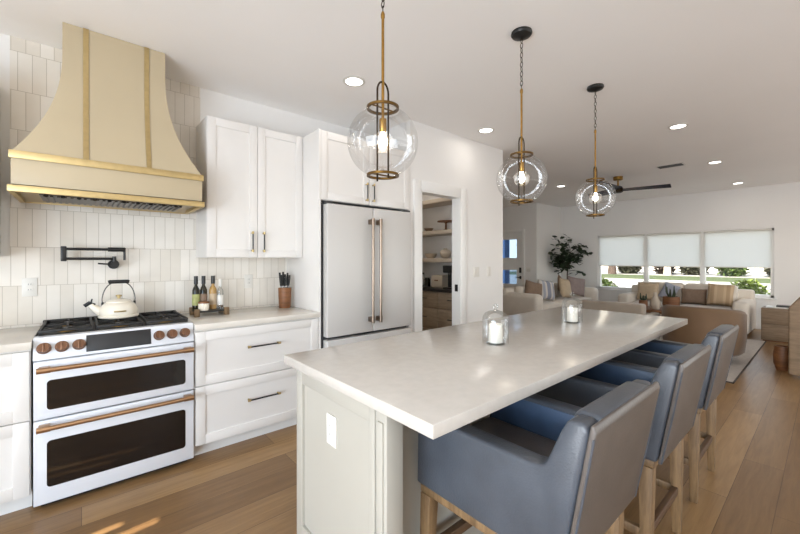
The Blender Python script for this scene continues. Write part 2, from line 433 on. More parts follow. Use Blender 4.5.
# wall behind the camera: wide patio door and two slits added for sun strips
struct('wall_patio', MB().box(-2.7, -2.58, -3.08, -2.4, 0, H).box(-2.7, -2.58, 1.3, 2.03, 0, H).box(-2.7, -2.58, -2.4, 1.3, 2.2, H)
       .box(-2.7, -2.58, 2.03, 2.40, 2.1, H).box(-2.7, -2.58, 2.085, 2.13, .3, 2.1).box(-2.7, -2.58, 2.03, 2.40, 0, .3).box(-2.7, -2.58, 2.18, 2.40, .3, 2.1).box(-2.7, -2.58, 2.13, 2.18, 2.0, 2.1)
       .box(-2.7, -2.58, 2.40, 3.4, 0, H), M_wall)
struct('wall_dining', MB().box(-2.7, .9, -3.2, -3.08, 0, H).box(9.1, 10.07, -3.2, -3.08, 0, H).box(.9, 9.1, -3.2, -3.08, 2.15, H), M_wall)
struct('unseen_sun_blocker', MB().box(-6.2, -2.7, -3.2, 1.6, 2.45, 2.6), M_wall)  # slab out of view, added to keep the sun off the patio opening

def bb(name, *boxes):
    mb = MB()
    for b in boxes: mb.box(*b, bev=.004)
    struct(name, mb, M_trim, True)
bb('baseboard_far', (9.935, 9.95, -3.08, 4.8, 0, .12))
bb('baseboard_living', (8.635, 9.935, 4.785, 4.8, 0, .12))
bb('baseboard_foyer', (8.635, 8.65, 4.8, DY0 - .08, 0, .12), (8.635, 8.65, DY1 + .08, 6.6, 0, .12))
bb('baseboard_pantry', (3.42, 4.175, 2.765, 2.78, 0, .12))
bb('baseboard_hall', (4.16, 4.175, 2.78, 6.6, 0, .12))
bb('baseboard_dining', (-2.58, .9, -3.08, -3.065, 0, .12), (9.1, 9.9, -3.08, -3.065, 0, .12))

# pantry doorway casing
cs = MB()
for x0, x1, z0, z1 in ((PX0 - .1, PX0, 0, PZ + .1), (PX1, PX1 + .1, 0, PZ + .1), (PX0, PX1, PZ, PZ + .1)):
    cs.box(x0, x1, 2.76, 2.78, z0, z1, bev=.004)
cs.box(PX0, PX0 + .015, 2.765, 2.89, 0, PZ).box(PX1 - .015, PX1, 2.765, 2.89, 0, PZ).box(PX0, PX1, 2.765, 2.89, PZ - .015, PZ)
struct('trim_1', cs, M_trim, True)

# living room window
wn = bpy.data.objects.new('window_1', None); C.objects.link(wn); wn.location = (10.0, 2.27, WZ0); wn['kind'] = 'structure'
f = MB()
fy = [WY0, WY0 + .05, WY1 - .05, WY1]
f.box(9.97, 10.06, WY0, WY0 + .05, WZ0, WZ1, bev=.004).box(9.97, 10.06, WY1 - .05, WY1, WZ0, WZ1, bev=.004)
f.box(9.97, 10.06, WY0, WY1, WZ0, WZ0 + .05, bev=.004).box(9.97, 10.06, WY0, WY1, WZ1 - .05, WZ1, bev=.004)
f.build('window_frame', M_trim, wn)
mul = (1.76, 2.80)
for y in mul: MB().box(9.965, 10.06, y - .045, y + .045, WZ0 + .05, WZ1 - .05, bev=.004).build('window_mullion', M_trim, wn)
MB().box(9.90, 9.965, WY0 - .04, WY1 + .04, WZ0 - .03, WZ0, bev=.005).build('window_sill', M_trim, wn)
ys = [WY0 + .05, mul[0] - .045, mul[0] + .045, mul[1] - .045, mul[1] + .045, WY1 - .05]
for i in range(3): MB().box(10.03, 10.036, ys[2 * i], ys[2 * i + 1], WZ0 + .05, WZ1 - .05).build('window_pane', M_pane, wn)
where = ('beside the wooden side table', 'in the middle of the window', 'beside the tall potted tree')
for i in range(3):
    t = thing('roller_shade', f'white roller shade half lowered over the window pane {where[i]}', 'roller shade', (9.98, (ys[2 * i] + ys[2 * i + 1]) / 2, 1.19), 'roller shades on the living room window')
    a, b_ = ys[2 * i] - .02, ys[2 * i + 1] + .02
    a = max(a, WY0 + .03); b_ = min(b_, WY1 - .03)
    MB().box(9.957, 9.960, a, b_, 1.2, WZ1 - .03).build('shade_cloth', M_shade, t)
    MB().box(9.952, 9.966, a, b_, 1.185, 1.205, bev=.004).build('hem_bar', M_plastic, t)
    MB().cyl((9.958, a, WZ1 - .025), (9.958, b_, WZ1 - .025), .018).build('roller_tube', M_plastic, t)

# front door in the foyer
dr = bpy.data.objects.new('door_1', None); C.objects.link(dr); dr.location = (8.68, 5.65, 0); dr['kind'] = 'structure'
lites = [(1.39, 1.88), (.70, 1.07), (.18, .48)]
ly0, ly1 = 5.37, 5.95
d = MB().box(8.67, 8.715, DY0, ly0, 0, 2.05).box(8.67, 8.715, ly1, DY1, 0, 2.05)
zz = [.0, .18, .48, .70, 1.07, 1.39, 1.88, 2.05]
for i in range(0, 8, 2): d.box(8.67, 8.715, ly0, ly1, zz[i], zz[i + 1])
d.build('door_panel', M_trim, dr, False)
for a, b_ in lites: MB().box(8.69, 8.696, ly0, ly1, a, b_).build('door_pane', M_doorglass, dr)
MB().box(8.645, 8.67, 5.235, 5.29, 1.0, 1.14, bev=.005).build('door_lock', M_black, dr)
MB().box(8.655, 8.67, 5.235, 5.285, .84, .92, bev=.005).cyl((8.67, 5.26, .88), (8.62, 5.26, .88), .012).cyl((8.62, 5.25, .88), (8.62, 5.38, .88), .011).build('door_handle', M_black, dr)
c2 = MB()
for y0, y1, z0, z1 in ((DY0 - .08, DY0, 0, 2.13), (DY1, DY1 + .08, 0, 2.13), (DY0, DY1, 2.05, 2.13)): c2.box(8.63, 8.65, y0, y1, z0, z1, bev=.004)
struct('trim_2', c2, M_trim, True)

# backsplash tile between the wall cabinets and down to the counters
struct('wall_backsplash', MB().box(-1.6, 1.49, 3.388, 3.4, .915, 1.37).box(-.345, .742, 3.388, 3.4, 1.37, H - .001), M_tile)

# ------------------------------------------------------------------ range hood
hood = thing('range_hood', 'cream flared range hood with brass bands above the range', 'range hood', (.175, 3.4, 1.72))
cx = .175
def hood_section(z):
    s = min(1, max(0, (2.58 - z) / (2.58 - 1.93)))
    k = s ** 2.1
    return .262 + .2 * k, .40 + .135 * k      # half width, depth
hb = MB(); t = bmesh.new(); rings = []
zs = [1.93 + i * (H - .002 - 1.93) / 28 for i in range(29)]
for z in zs:
    a, dp = hood_section(z)
    rings.append([t.verts.new(p) for p in ((cx - a, 3.386, z), (cx - a, 3.386 - dp, z), (cx + a, 3.386 - dp, z), (cx + a, 3.386, z))])
for A, B in zip(rings, rings[1:]):
    for i in range(4): t.faces.new((A[i], A[(i + 1) % 4], B[(i + 1) % 4], B[i]))
t.faces.new(rings[0]); t.faces.new(rings[-1][::-1])
bmesh.ops.recalc_face_normals(t, faces=t.faces)
hb._merge(t); hb.build('chimney', M_hood, hood, angle=30)
yb = 3.386 - .535
MB().box(cx - .462, cx + .462, yb, 3.386, 1.755, 1.90, bev=.003).build('apron', M_hood, hood)
def band(z0, z1, e):
    return MB().box(cx - .462 - e, cx + .462 + e, yb - e, 3.386, z0, z1, bev=.002)
band(1.895, 1.937, .008).build('trim_band', M_brass, hood)
# lower band is a frame so the underside stays open
lb = MB()
for q in ((cx - .475, cx + .475, yb - .013, yb + .012), (cx - .475, cx - .45, yb + .012, 3.386), (cx + .45, cx + .475, yb + .012, 3.386), (cx - .45, cx + .45, 3.36, 3.386)):
    lb.box(*q, 1.715, 1.75, bev=.002)
lb.build('trim_band', M_brass, hood)
for x in (cx - .155, cx + .155):
    t = bmesh.new(); rr = []
    for z in zs:
        a, dp = hood_section(z); y = 3.386 - dp
        rr.append([t.verts.new(p) for p in ((x - .013, y + .004, z), (x - .013, y - .005, z), (x + .013, y - .005, z), (x + .013, y + .004, z))])
    for A, B in zip(rr, rr[1:]):
        for i in range(4): t.faces.new((A[i], A[(i + 1) % 4], B[(i + 1) % 4], B[i]))
    t.faces.new(rr[0]); t.faces.new(rr[-1][::-1]); bmesh.ops.recalc_face_normals(t, faces=t.faces)
    m_ = MB(); m_._merge(t); m_.build('brass_strap', M_brass, hood)
MB().prism([(yb + .012, 1.72), (yb + .10, 1.738), (3.30, 1.738), (3.36, 1.72), (3.36, 1.75), (yb + .012, 1.75)], 'x', cx - .45, cx + .45).build('liner', M_hood, hood)
bf = MB().box(cx - .36, cx + .36, yb + .11, 3.28, 1.722, 1.742)
for i in range(24): bf.box(cx - .345 + i * .03, cx - .331 + i * .03, yb + .12, 3.27, 1.715, 1.724)
bf.build('baffle_filter', M_steeld, hood)
for i in range(10): MB().cyl((cx - .33 + i * .072, yb + .10, 1.735), (cx - .33 + i * .072, yb + .085, 1.715), .011, n=12).build('control_knob', M_black, hood)

# ------------------------------------------------------------------ range
RX0, RX1 = -.197, .567
rng = thing('kitchen_range', 'white double oven gas range with copper handles under the hood', 'range', (.185, 3.05, 0))
MB().box(RX0, RX1, 2.802, 3.38, .03, .90, bev=.003).build('body', M_range, rng)
MB().box(RX0 + .03, RX1 - .03, 2.81, 3.36, 0, .035).build('base', M_black, rng)
MB().prism([(2.76, .808), (2.76, .812), (2.795, .925), (2.86, .925), (2.86, .808)], 'x', RX0, RX1, bev=.003).build('control_panel', M_range, rng)
tilt = math.atan2(.035, .113)
def on_panel(x, z):    # a point on the tilted panel front and its outward normal
    return Vector((x, 2.76 + (z - .812) / .113 * .035, z)), Vector((0, -math.cos(tilt), math.sin(tilt)))
for x in (-.155, -.082, -.010, .373, .445, .517):
    p, nrm = on_panel(x, .868)
    k = MB().cyl(p + nrm * -.001, p + nrm * .008, .031, .029, 28).cyl(p + nrm * .008, p + nrm * .032, .0255, .0235, 28)
    kb = k.build('knob', M_knob, rng)
    MB().box(-.0045, .0045, -.024, .024, 0, .008, bev=.002, M=Matrix.Translation(p + nrm * .031) @ nrm.to_track_quat('Z', 'Y').to_matrix().to_4x4()).build('knob_grip', M_knob, kb)
p, nrm = on_panel(.175, .868)
MB().box(-.155, .155, -.047, .047, 0, .003, bev=.001, M=Matrix.Translation(p) @ Matrix.Rotation(PI / 2 - tilt, 4, 'X')).build('display', M_display, rng)
def oven_door(z0, z1, w0, w1, hz):
    d = MB().box(RX0 + .003, RX1 - .003, 2.75, 2.774, z0, z1, bev=.004).build('oven_door', M_range, rng)
    # window with rounded corners
    r, a0, a1 = .018, RX0 + .055, RX1 - .052
    pts = []
    for (cx_, cz_, st) in ((a1 - r, w1 - r, 0), (a0 + r, w1 - r, 90), (a0 + r, w0 + r, 180), (a1 - r, w0 + r, 270)):
        for k in range(6):
            an = math.radians(st + k * 18); pts.append((cx_ + r * math.cos(an), cz_ + r * math.sin(an)))
    MB().prism(pts, 'y', 2.748, 2.7505).build('oven_window', M_blackglass, d)
    h = MB().cyl((RX0 + .025, 2.695, hz), (RX1 - .022, 2.695, hz), .0125, n=20)
    for k in range(3): pass
    h.build('handle', M_copper, d)
    for x in (RX0 + .045, RX1 - .042):
        MB().box(x - .022, x + .022, 2.70, 2.752, hz - .010, hz + .012, bev=.003).cyl((x - .027, 2.695, hz), (x + .027, 2.695, hz), .0155, n=20).build('handle_bracket', M_copper, d)
    return d
oven_door(.492, .802, .538, .698, .765)
oven_door(.035, .484, .122, .372, .455)
MB().box(RX0 + .012, RX1 - .012, 2.86, 3.37, .90, .926, bev=.004).box(RX0 + .005, RX1 - .005, 3.352, 3.386, .90, .95, bev=.003).build('cooktop', M_iron, rng)
for gx in (-.065, .185, .435):
    g = MB()
    x0, x1 = gx - .118, gx + .118
    for y in (2.875, 3.345): g.box(x0, x1, y - .006, y + .006, .938, .952, bev=.002)
    for x in (x0 + .006, x1 - .006): g.box(x - .006, x + .006, 2.875, 3.345, .938, .952, bev=.002)
    g.box(x0, x1, 3.104, 3.116, .938, .952, bev=.002)
    for cy in (2.985, 3.235):
        for k in range(4):
            an = PI / 4 + k * PI / 2
            g.tube([(gx + math.cos(an) * .035, cy + math.sin(an) * .035, .947), (gx + math.cos(an) * .12, cy + math.sin(an) * .11, .945)], .0055, 6)
        g.box(gx - .005, gx + .005, cy + .035, cy + .115, .938, .951, bev=.001).box(gx - .005, gx + .005, cy - .115, cy - .035, .938, .951, bev=.001)
    for fx in (x0 + .006, x1 - .006):
        for y in (2.88, 3.34): g.box(fx - .006, fx + .006, y - .006, y + .006, .924, .94)
    g.build('grate', M_iron, rng)
    for cy in (2.985, 3.235):
        bn = MB().lathe([(0, .925), (.058, .925), (.058, .932), (.046, .938), (.0, .938)], (gx, cy, 0), 24).build('burner', M_brassd, rng)
        MB().lathe([(0, .938), (.030, .938), (.028, .945), (0, .946)], (gx, cy, 0), 24).build('burner_cap', M_iron, bn)

# ------------------------------------------------------------------ kettle on the range
KX, KY, KZ = .195, 3.20, .953
ket = thing('tea_kettle', 'cream enamel kettle with black handle standing on the range', 'kettle', (KX, KY, KZ))
MB().lathe([(0, 0), (.104, 0), (.114, .006), (.114, .016), (.107, .022), (.111, .036), (.107, .062), (.093, .088), (.078, .102), (.07, .105), (0, .105)], (KX, KY, KZ), 40).build('body', M_enamel, ket)
lid = MB().lathe([(0, .104), (.073, .104), (.073, .110), (.062, .118), (.035, .127), (0, .13)], (KX, KY, KZ), 36).build('lid', M_enamel, ket)
MB().lathe([(0, .128), (.010, .128), (.009, .140), (.017, .143), (.018, .152), (0, .156)], (KX, KY, KZ), 24).build('lid_knob', M_brass, lid)
MB().tube([(KX - .095, KY, KZ + .045), (KX - .12, KY, KZ + .062), (KX - .142, KY, KZ + .085), (KX - .150, KY, KZ + .098)], [.032, .025, .019, .016], 16).build('spout', M_enamel, ket)
MB().tube([(KX - .182, KY, KZ + .09), (KX - .150, KY, KZ + .112)], [.012, .013], 10).tube([(KX - .16, KY, KZ + .108), (KX - .140, KY, KZ + .098), (KX - .128, KY, KZ + .092)], .011, 10).tube([(KX - .148, KY, KZ + .11), (KX - .142, KY, KZ + .135)], [.006, .004], 8).build('whistle', M_black, ket)
hp = [(KX + .092 * math.copysign(1, math.cos(a)) * abs(math.cos(a)) ** .8, KY, KZ + .098 + .145 * math.sin(a) ** .9) for a in [PI * i / 20 for i in range(1, 20)]]
hp = [(KX + .088, KY, KZ + .09)] + hp + [(KX - .088, KY, KZ + .09)]
hd = MB().tube(hp, .0035, 8).build('handle', M_steeld, ket)
MB().tube([(KX - .058, KY, KZ + .242), (KX - .05, KY, KZ + .244), (KX + .05, KY, KZ + .244), (KX + .058, KY, KZ + .242)], [.011, .013, .013, .011], 14).build('handle_grip', M_black, hd)
for s in (-1, 1): MB().box(KX + s * .088 - .007, KX + s * .088 + .007, KY - .009, KY + .009, KZ + .078, KZ + .108, bev=.003).build('handle_mount', M_black, ket)
arc = []
pl = MB()
for i in range(9):
    a = -PI / 2 - .30 + i * .6 / 8
    arc.append((KX + .1105 * math.cos(a), KY + .1105 * math.sin(a), KZ + .05))
pl.tube(arc, .0055, 6, flat=1.0).build('name_plate', M_brass, ket)

# ------------------------------------------------------------------ pot filler faucet on the wall
pf = thing('pot_filler', 'matte black folding pot filler tap on the tiled wall above the range', 'tap', (.175, 3.388, 1.31))
MB().cyl((.175, 3.387, 1.315), (.175, 3.373, 1.315), .033, n=28).cyl((.175, 3.375, 1.315), (.175, 3.29, 1.315), .017).build('wall_flange', M_black, pf)
MB().cyl((.175, 3.298, 1.315), (.175, 3.278, 1.315), .021).cyl((.165, 3.29, 1.315), (.085, 3.285, 1.322), .0055, n=10).build('valve_handle', M_black, pf)
MB().cyl((.175, 3.30, 1.32), (.175, 3.30, 1.372), .012).cyl((.175, 3.30, 1.355), (-.09, 3.30, 1.355), .009).build('lower_arm', M_black, pf)
MB().box(-.105, -.075, 3.286, 3.314, 1.338, 1.438, bev=.005).build('elbow_joint', M_black, pf)
MB().cyl((-.09, 3.30, 1.42), (.165, 3.30, 1.42), .009).cyl((.14, 3.30, 1.42), (.235, 3.30, 1.42), .015).build('upper_arm', M_black, pf)
MB().cyl((.233, 3.30, 1.432), (.233, 3.30, 1.345), .0075, n=12).build('spout', M_black, pf)

# ------------------------------------------------------------------ cabinets
def shaker(mb, x0, x1, z0, z1, y, t=.02, fw=.062, rec=.009, bev=.0015):
    """shaker front facing -y; y is the front face"""
    mb.box(x0 + fw - .002, x1 - fw + .002, y + rec, y + t, z0 + fw - .002, z1 - fw + .002)
    mb.box(x0, x0 + fw, y, y + t, z0, z1, bev=bev).box(x1 - fw, x1, y, y + t, z0, z1, bev=bev)
    mb.box(x0 + fw, x1 - fw, y, y + t, z0, z0 + fw, bev=bev).box(x0 + fw, x1 - fw, y, y + t, z1 - fw, z1, bev=bev)
    return mb
def bar_handle(parent, a, b, y):
    """black bar with brass feet; a, b: (x,z) ends; y: the face it stands on"""
    h = MB().cyl((a[0], y - .03, a[1]), (b[0], y - .03, b[1]), .0055, n=12).build('handle', M_black, parent)
    dx, dz = b[0] - a[0], b[1] - a[1]; L = math.hypot(dx, dz); dx /= L; dz /= L
    for (q, s) in ((a, 1), (b, -1)):
        MB().cyl((q[0] + dx * s * .006, y + .001, q[1] + dz * s * .006), (q[0] + dx * s * .006, y - .03, q[1] + dz * s * .006), .006, n=12).cyl(
            (q[0] - dx * s * .006, y - .03, q[1] - dz * s * .006), (q[0] + dx * s * .014, y - .03, q[1] + dz * s * .014), .0085, n=14).build('handle_foot', M_brass, parent)

def base_cabinet(name, label, x0, x1, handles=True):
    t = thing(name, label, 'cabinet', ((x0 + x1) / 2, 3.1, 0))
    MB().box(x0, x1, 2.782, 3.386, .10, .873).build('body', M_cab, t, False)
    MB().box(x0, x1, 2.85, 3.386, 0, .10).build('toe_kick', M_trim, t, False)
    for z0, z1 in ((.50, .862), (.10, .492)):
        d = shaker(MB(), x0 + .004, x1 - .004, z0, z1, 2.762).build('drawer', M_cab, t)
        if handles:
            xm = (x0 + x1) / 2; zz_ = (z0 + z1) / 2 + .035
            bar_handle(d, (xm - .115, zz_), (xm + .115, zz_), 2.762)
    return t
base_cabinet('drawer_cabinet', 'white two drawer base cabinet between the range and the refrigerator', .572, 1.488)
base_cabinet('drawer_cabinet', 'white base cabinet cut off by the frame edge under the wall outlet', -1.1, -.205)
def worktop(x0, x1, label):
    tag(MB().box(x0, x1, 2.745, 3.386, .875, .915, bev=.003).build('worktop', M_quartz2), label, 'worktop')
worktop(.571, 1.489, 'pale quartz worktop holding the bottle tray and the knife block')
worktop(-1.6, -.201, 'pale quartz worktop at the edge of the frame below the wall socket')

def wall_cabinet(label, x0, x1, doors, handle_at):
    t = thing('wall_cabinet', label, 'cabinet', ((x0 + x1) / 2, 3.4, 1.365))
    MB().box(x0, x1, 3.07, 3.387, 1.365, 2.434).build('body', M_cab, t, False)
    for (a, b), hx in zip(doors, handle_at):
        d = shaker(MB(), a + .002, b - .002, 1.367, 2.432, 3.05).build('door', M_cab, t)
        bar_handle(d, (hx, 1.415), (hx, 1.57), 3.05)
wall_cabinet('white two door wall cabinet above the bottle tray', .712, 1.488, ((.712, 1.09), (1.09, 1.488)), (1.043, 1.135))
wall_cabinet('white wall cabinet beside the hood mostly cut off by the frame edge', -1.1, -.385, ((-1.1, -.74), (-.74, -.385)), (-.77, -.68))

# refrigerator with its surround
fs = thing('refrigerator_surround', 'white tall panels and overhead cabinet framing the refrigerator', 'cabinet', (2.0, 3.1, 0))
MB().box(1.49, 1.51, 2.762, 3.398, 0, 2.434, bev=.0015).build('side_panel', M_cab, fs)
MB().box(2.50, 2.525, 2.77, 3.398, 0, 2.434, bev=.0015).build('side_panel', M_cab, fs)
MB().box(1.51, 2.50, 2.785, 3.398, 1.85, 2.434).build('body', M_cab, fs, False)
for a, b, hx in ((1.512, 2.004, 1.968), (2.008, 2.50, 2.044)):
    d = shaker(MB(), a, b, 1.853, 2.43, 2.765).build('door', M_cab, fs)
    bar_handle(d, (hx, 1.885), (hx, 2.04), 2.765)

fr = thing('refrigerator', 'white french door refrigerator with tall steel handles', 'refrigerator', (2.0, 3.1, 0))
MB().box(1.53, 2.48, 2.78, 3.36, .03, 1.828, bev=.004).build('body', M_seal, fr)
MB().box(1.56, 2.45, 2.80, 3.3, 0, .035).build('base', M_black, fr)
for a, b, hx in ((1.535, 2.002, 1.962), (2.008, 2.475, 2.048)):
    d = MB().box(a, b, 2.70, 2.775, .70, 1.815, bev=.008, seg=3).build('door', M_fridge, fr)
    MB().cyl((hx, 2.645, .80), (hx, 2.645, 1.70), .012, n=18).build('handle', M_steel, d)
    for z in (.815, 1.685):
        MB().box(hx - .014, hx + .014, 2.645, 2.702, z - .022, z + .022, bev=.003).cyl((hx, 2.645, z - .03), (hx, 2.645, z + .03), .0145, n=18).build('handle_bracket', M_steel, d)
d = MB().box(1.535, 2.475, 2.70, 2.775, .06, .675, bev=.008, seg=3).build('freezer_drawer', M_fridge, fr)
MB().cyl((1.62, 2.645, .56), (2.39, 2.645, .56), .012, n=18).box(1.64, 1.67, 2.645, 2.702, .545, .575).box(2.34, 2.37, 2.645, 2.702, .545, .575).build('handle', M_steel, d)
MB().box(1.535, 1.60, 2.72, 2.78, 1.816, 1.835, bev=.003).box(2.41, 2.475, 2.72, 2.78, 1.816, 1.835, bev=.003).build('hinge_cover', M_seal, fr)

# ------------------------------------------------------------------ wall plates
def socket(label, c, axis, kind='socket', group=None):
    """c centre on the wall face; axis: 'y' faces -y, 'x' faces -x"""
    x, y, z = c
    t = thing('wall_outlet' if kind == 'socket' else 'light_switch', label, 'outlet' if kind == 'socket' else 'light switch', c)
    w_ = .058 if kind == 'double' else .036
    def bx(u0, u1, z0, z1, d0, d1, bev): 
        if axis == 'y': return MB().box(x + u0, x + u1, y - d1, y - d0, z + z0, z + z1, bev=bev)
        return MB().box(x - d1, x - d0, y + u0, y + u1, z + z0, z + z1, bev=bev)
    bx(-w_, w_, -.06, .06, 0, .006, .002).build('cover_plate', M_plastic, t)
    if kind == 'socket':
        for dz in (-.028, .006):
            s = bx(-.017, .017, dz, dz + .024, .006, .0085, .001).build('receptacle', M_plastic, t)
            for du in (-.007, .005): bx(du, du + .002, dz + .008, dz + .018, .0085, .0088, 0).build('slot', M_seal, s)
    else:
        for du in ((-.024, .024) if kind == 'double' else (0,)):
            bx(du - .015, du + .015, -.033, .033, .006, .0095, .0015).build('rocker', M_plastic, t)
    return t
socket('white wall outlet on the tiles beside the range and pot filler', (-.255, 3.388, 1.17), 'y')
socket('white wall outlet on the tiles under the two door wall cabinet', (1.13, 3.388, 1.155), 'y')
socket('white light switch beside the pantry door casing', (3.60, 2.78, 1.20), 'y', 'double')
socket('single white light switch at the end of the pantry wall', (3.85, 2.78, 1.20), 'y', 'single')
socket('white light switch on the foyer wall beside the front door', (8.65, 5.02, 1.10), 'x', 'double')

# ------------------------------------------------------------------ island
isl = thing('kitchen_island', 'greige painted kitchen island base under the long quartz top', 'island', (2.0, 1.25, 0))
ib = MB().box(.765, 3.27, 1.03, 1.565, .09, .874).box(.765, 3.25, 1.03, 1.50, 0, .09)
ib.build('body', M_isl, isl, False)
ep = MB().box(.752, .768, .99, 1.58, .0, .874)
for y0, y1, z0, z1 in ((.99, 1.02, 0, .874), (1.525, 1.58, .09, .874), (1.02, 1.525, .80, .874), (1.02, 1.525, 0, .17)):
    ep.box(.74, .756, y0, y1, z0, z1, bev=.0015)
ep.build('end_panel', M_isl, isl)
ps = MB().box(.74, .81, .925, .985, 0, .874, bev=.003).box(.733, .745, .94, .97, .14, .82, bev=.002)
ps.build('corner_post', M_isl, isl)
MB().box(3.20, 3.27, .925, .985, 0, .874, bev=.003).build('corner_post', M_isl, isl)
tag(MB().box(.70, 3.37, .68, 1.625, .875, .915, bev=.003).build('island_worktop', M_quartz), 'long pale quartz worktop on the kitchen island', 'worktop')
socket('white wall outlet on the end panel of the island', (.752, 1.285, .675), 'x')

# ------------------------------------------------------------------ candle cloches on the island
def cloche(x, y, label):
    t = thing('candle_jar', label, 'candle jar', (x, y, .915), 'glass candle jars on the island')
    z = .915
    MB().lathe([(0, z), (.046, z), (.047, z + .004), (0, z + .006)], (x, y, 0), 32).build('glass_base', M_glass, t)
    cn = MB().lathe([(0, z + .007), (.034, z + .007), (.035, z + .011), (.035, z + .098), (.031, z + .102), (0, z + .100)], (x, y, 0), 32).build('candle', M_wax, t)
    MB().cyl((x, y, z + .1), (x, y, z + .112), .0012, n=6).build('wick', M_black, cn)
    MB().lathe([(.066, z + .001), (.067, z + .12), (.064, z + .14), (.052, z + .158), (.03, z + .168), (.008, z + .173), (.006, z + .178), (.012, z + .185), (.015, z + .194), (.011, z + .203), (0, z + .206)], (x, y, 0), 40).build('glass_dome', M_glass, t)
cloche(1.625, 1.13, 'glass dome jar with white candle on the island nearer the refrigerator')
cloche(2.575, 1.165, 'glass dome jar with white candle on the island nearer the sofas')

# ------------------------------------------------------------------ bar stools (built at the origin, facing +y)
def stool():
    t = thing('bar_stool', '', 'bar stool', (0, 0, 0), 'blue grey leather bar stools along the island')
    Wd = .255
    # side profile in (y,z): back outer edge, arm, front
    prof = [(-.045, .53), (-.118, .925), (-.108, .945), (-.065, .942), (-.045, .905), (-.005, .81), (.012, .795), (.04, .79), (.47, .79), (.49, .772), (.495, .53)]
    for s in (-1, 1):
        a, b = (s * Wd, s * (Wd - .07)) if s < 0 else (s * (Wd - .07), s * Wd)
        MB().prism(prof, 'x', a, b, bev=.014, seg=3).build('arm', M_leather, t)
    back = [(-.060, .528), (-.134, .93), (-.122, .95), (-.062, .95), (-.048, .93), (.02, .64), (.02, .53)]
    bk = MB().prism(back, 'x', -Wd + .068, Wd - .068, bev=.012, seg=3)
    bk = bk.build('backrest', M_leather, t)
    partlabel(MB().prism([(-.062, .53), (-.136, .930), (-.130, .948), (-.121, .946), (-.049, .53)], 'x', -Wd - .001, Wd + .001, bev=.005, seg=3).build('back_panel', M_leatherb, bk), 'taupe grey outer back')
    for s in (-1, 1):
        xi = s * (Wd - .0715)
        partlabel(MB().box(xi - .0025, xi + .0025, .03, .475, .60, .775, bev=.001).build('arm_inner_face', M_leatheri, t), 'blue inner face of the arm')  # thin sheet, bluer than the outer leather, over each inner arm face
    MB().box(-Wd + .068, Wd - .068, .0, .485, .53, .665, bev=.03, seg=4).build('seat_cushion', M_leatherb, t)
    # piping along the seams
    for s in (-1, 1):
        MB().tube([(s * Wd, -.062, .535), (s * (Wd + .001), -.1, .735), (s * (Wd + .001), -.130, .915)], .003, 6).build('piping', M_leather, t)
    MB().box(-Wd + .012, Wd - .012, -.035, .485, .498, .53, bev=.003).build('seat_rail', M_oak, t)
    for sx in (-1, 1):
        MB().taper((sx * (Wd - .03), -.005, .50), (sx * (Wd - .022), .075 - .08, 0), .026, .026, .017, .017).build('leg', M_oak, t)
        MB().taper((sx * (Wd - .03), .455, .50), (sx * (Wd - .022), .475, 0), .024, .024, .017, .017).build('leg', M_oak, t)
        MB().box(sx * (Wd - .024) - .012, sx * (Wd - .024) + .012, .0, .465, .195, .232, bev=.003).build('stretcher', M_oak, t)
    MB().box(-Wd + .026, Wd - .026, .452, .480, .26, .295, bev=.003).build('stretcher', M_footrail, t)
    MB().box(-Wd + .026, Wd - .026, -.014, .010, .195, .232, bev=.003).build('stretcher', M_footrail, t)
    return t
st0 = stool()
SY = .50
for i, (x, lab) in enumerate(((1.19, 'blue grey leather bar stool nearest the outlet end of the island'),
                              (2.005, 'middle bar stool of the three, blue grey leather on oak legs'),
                              (2.82, 'blue grey leather bar stool at the living room end of the island'))):
    o = st0 if i == 0 else copy_tree(st0)
    o.location = (x, SY, 0); o['label'] = lab

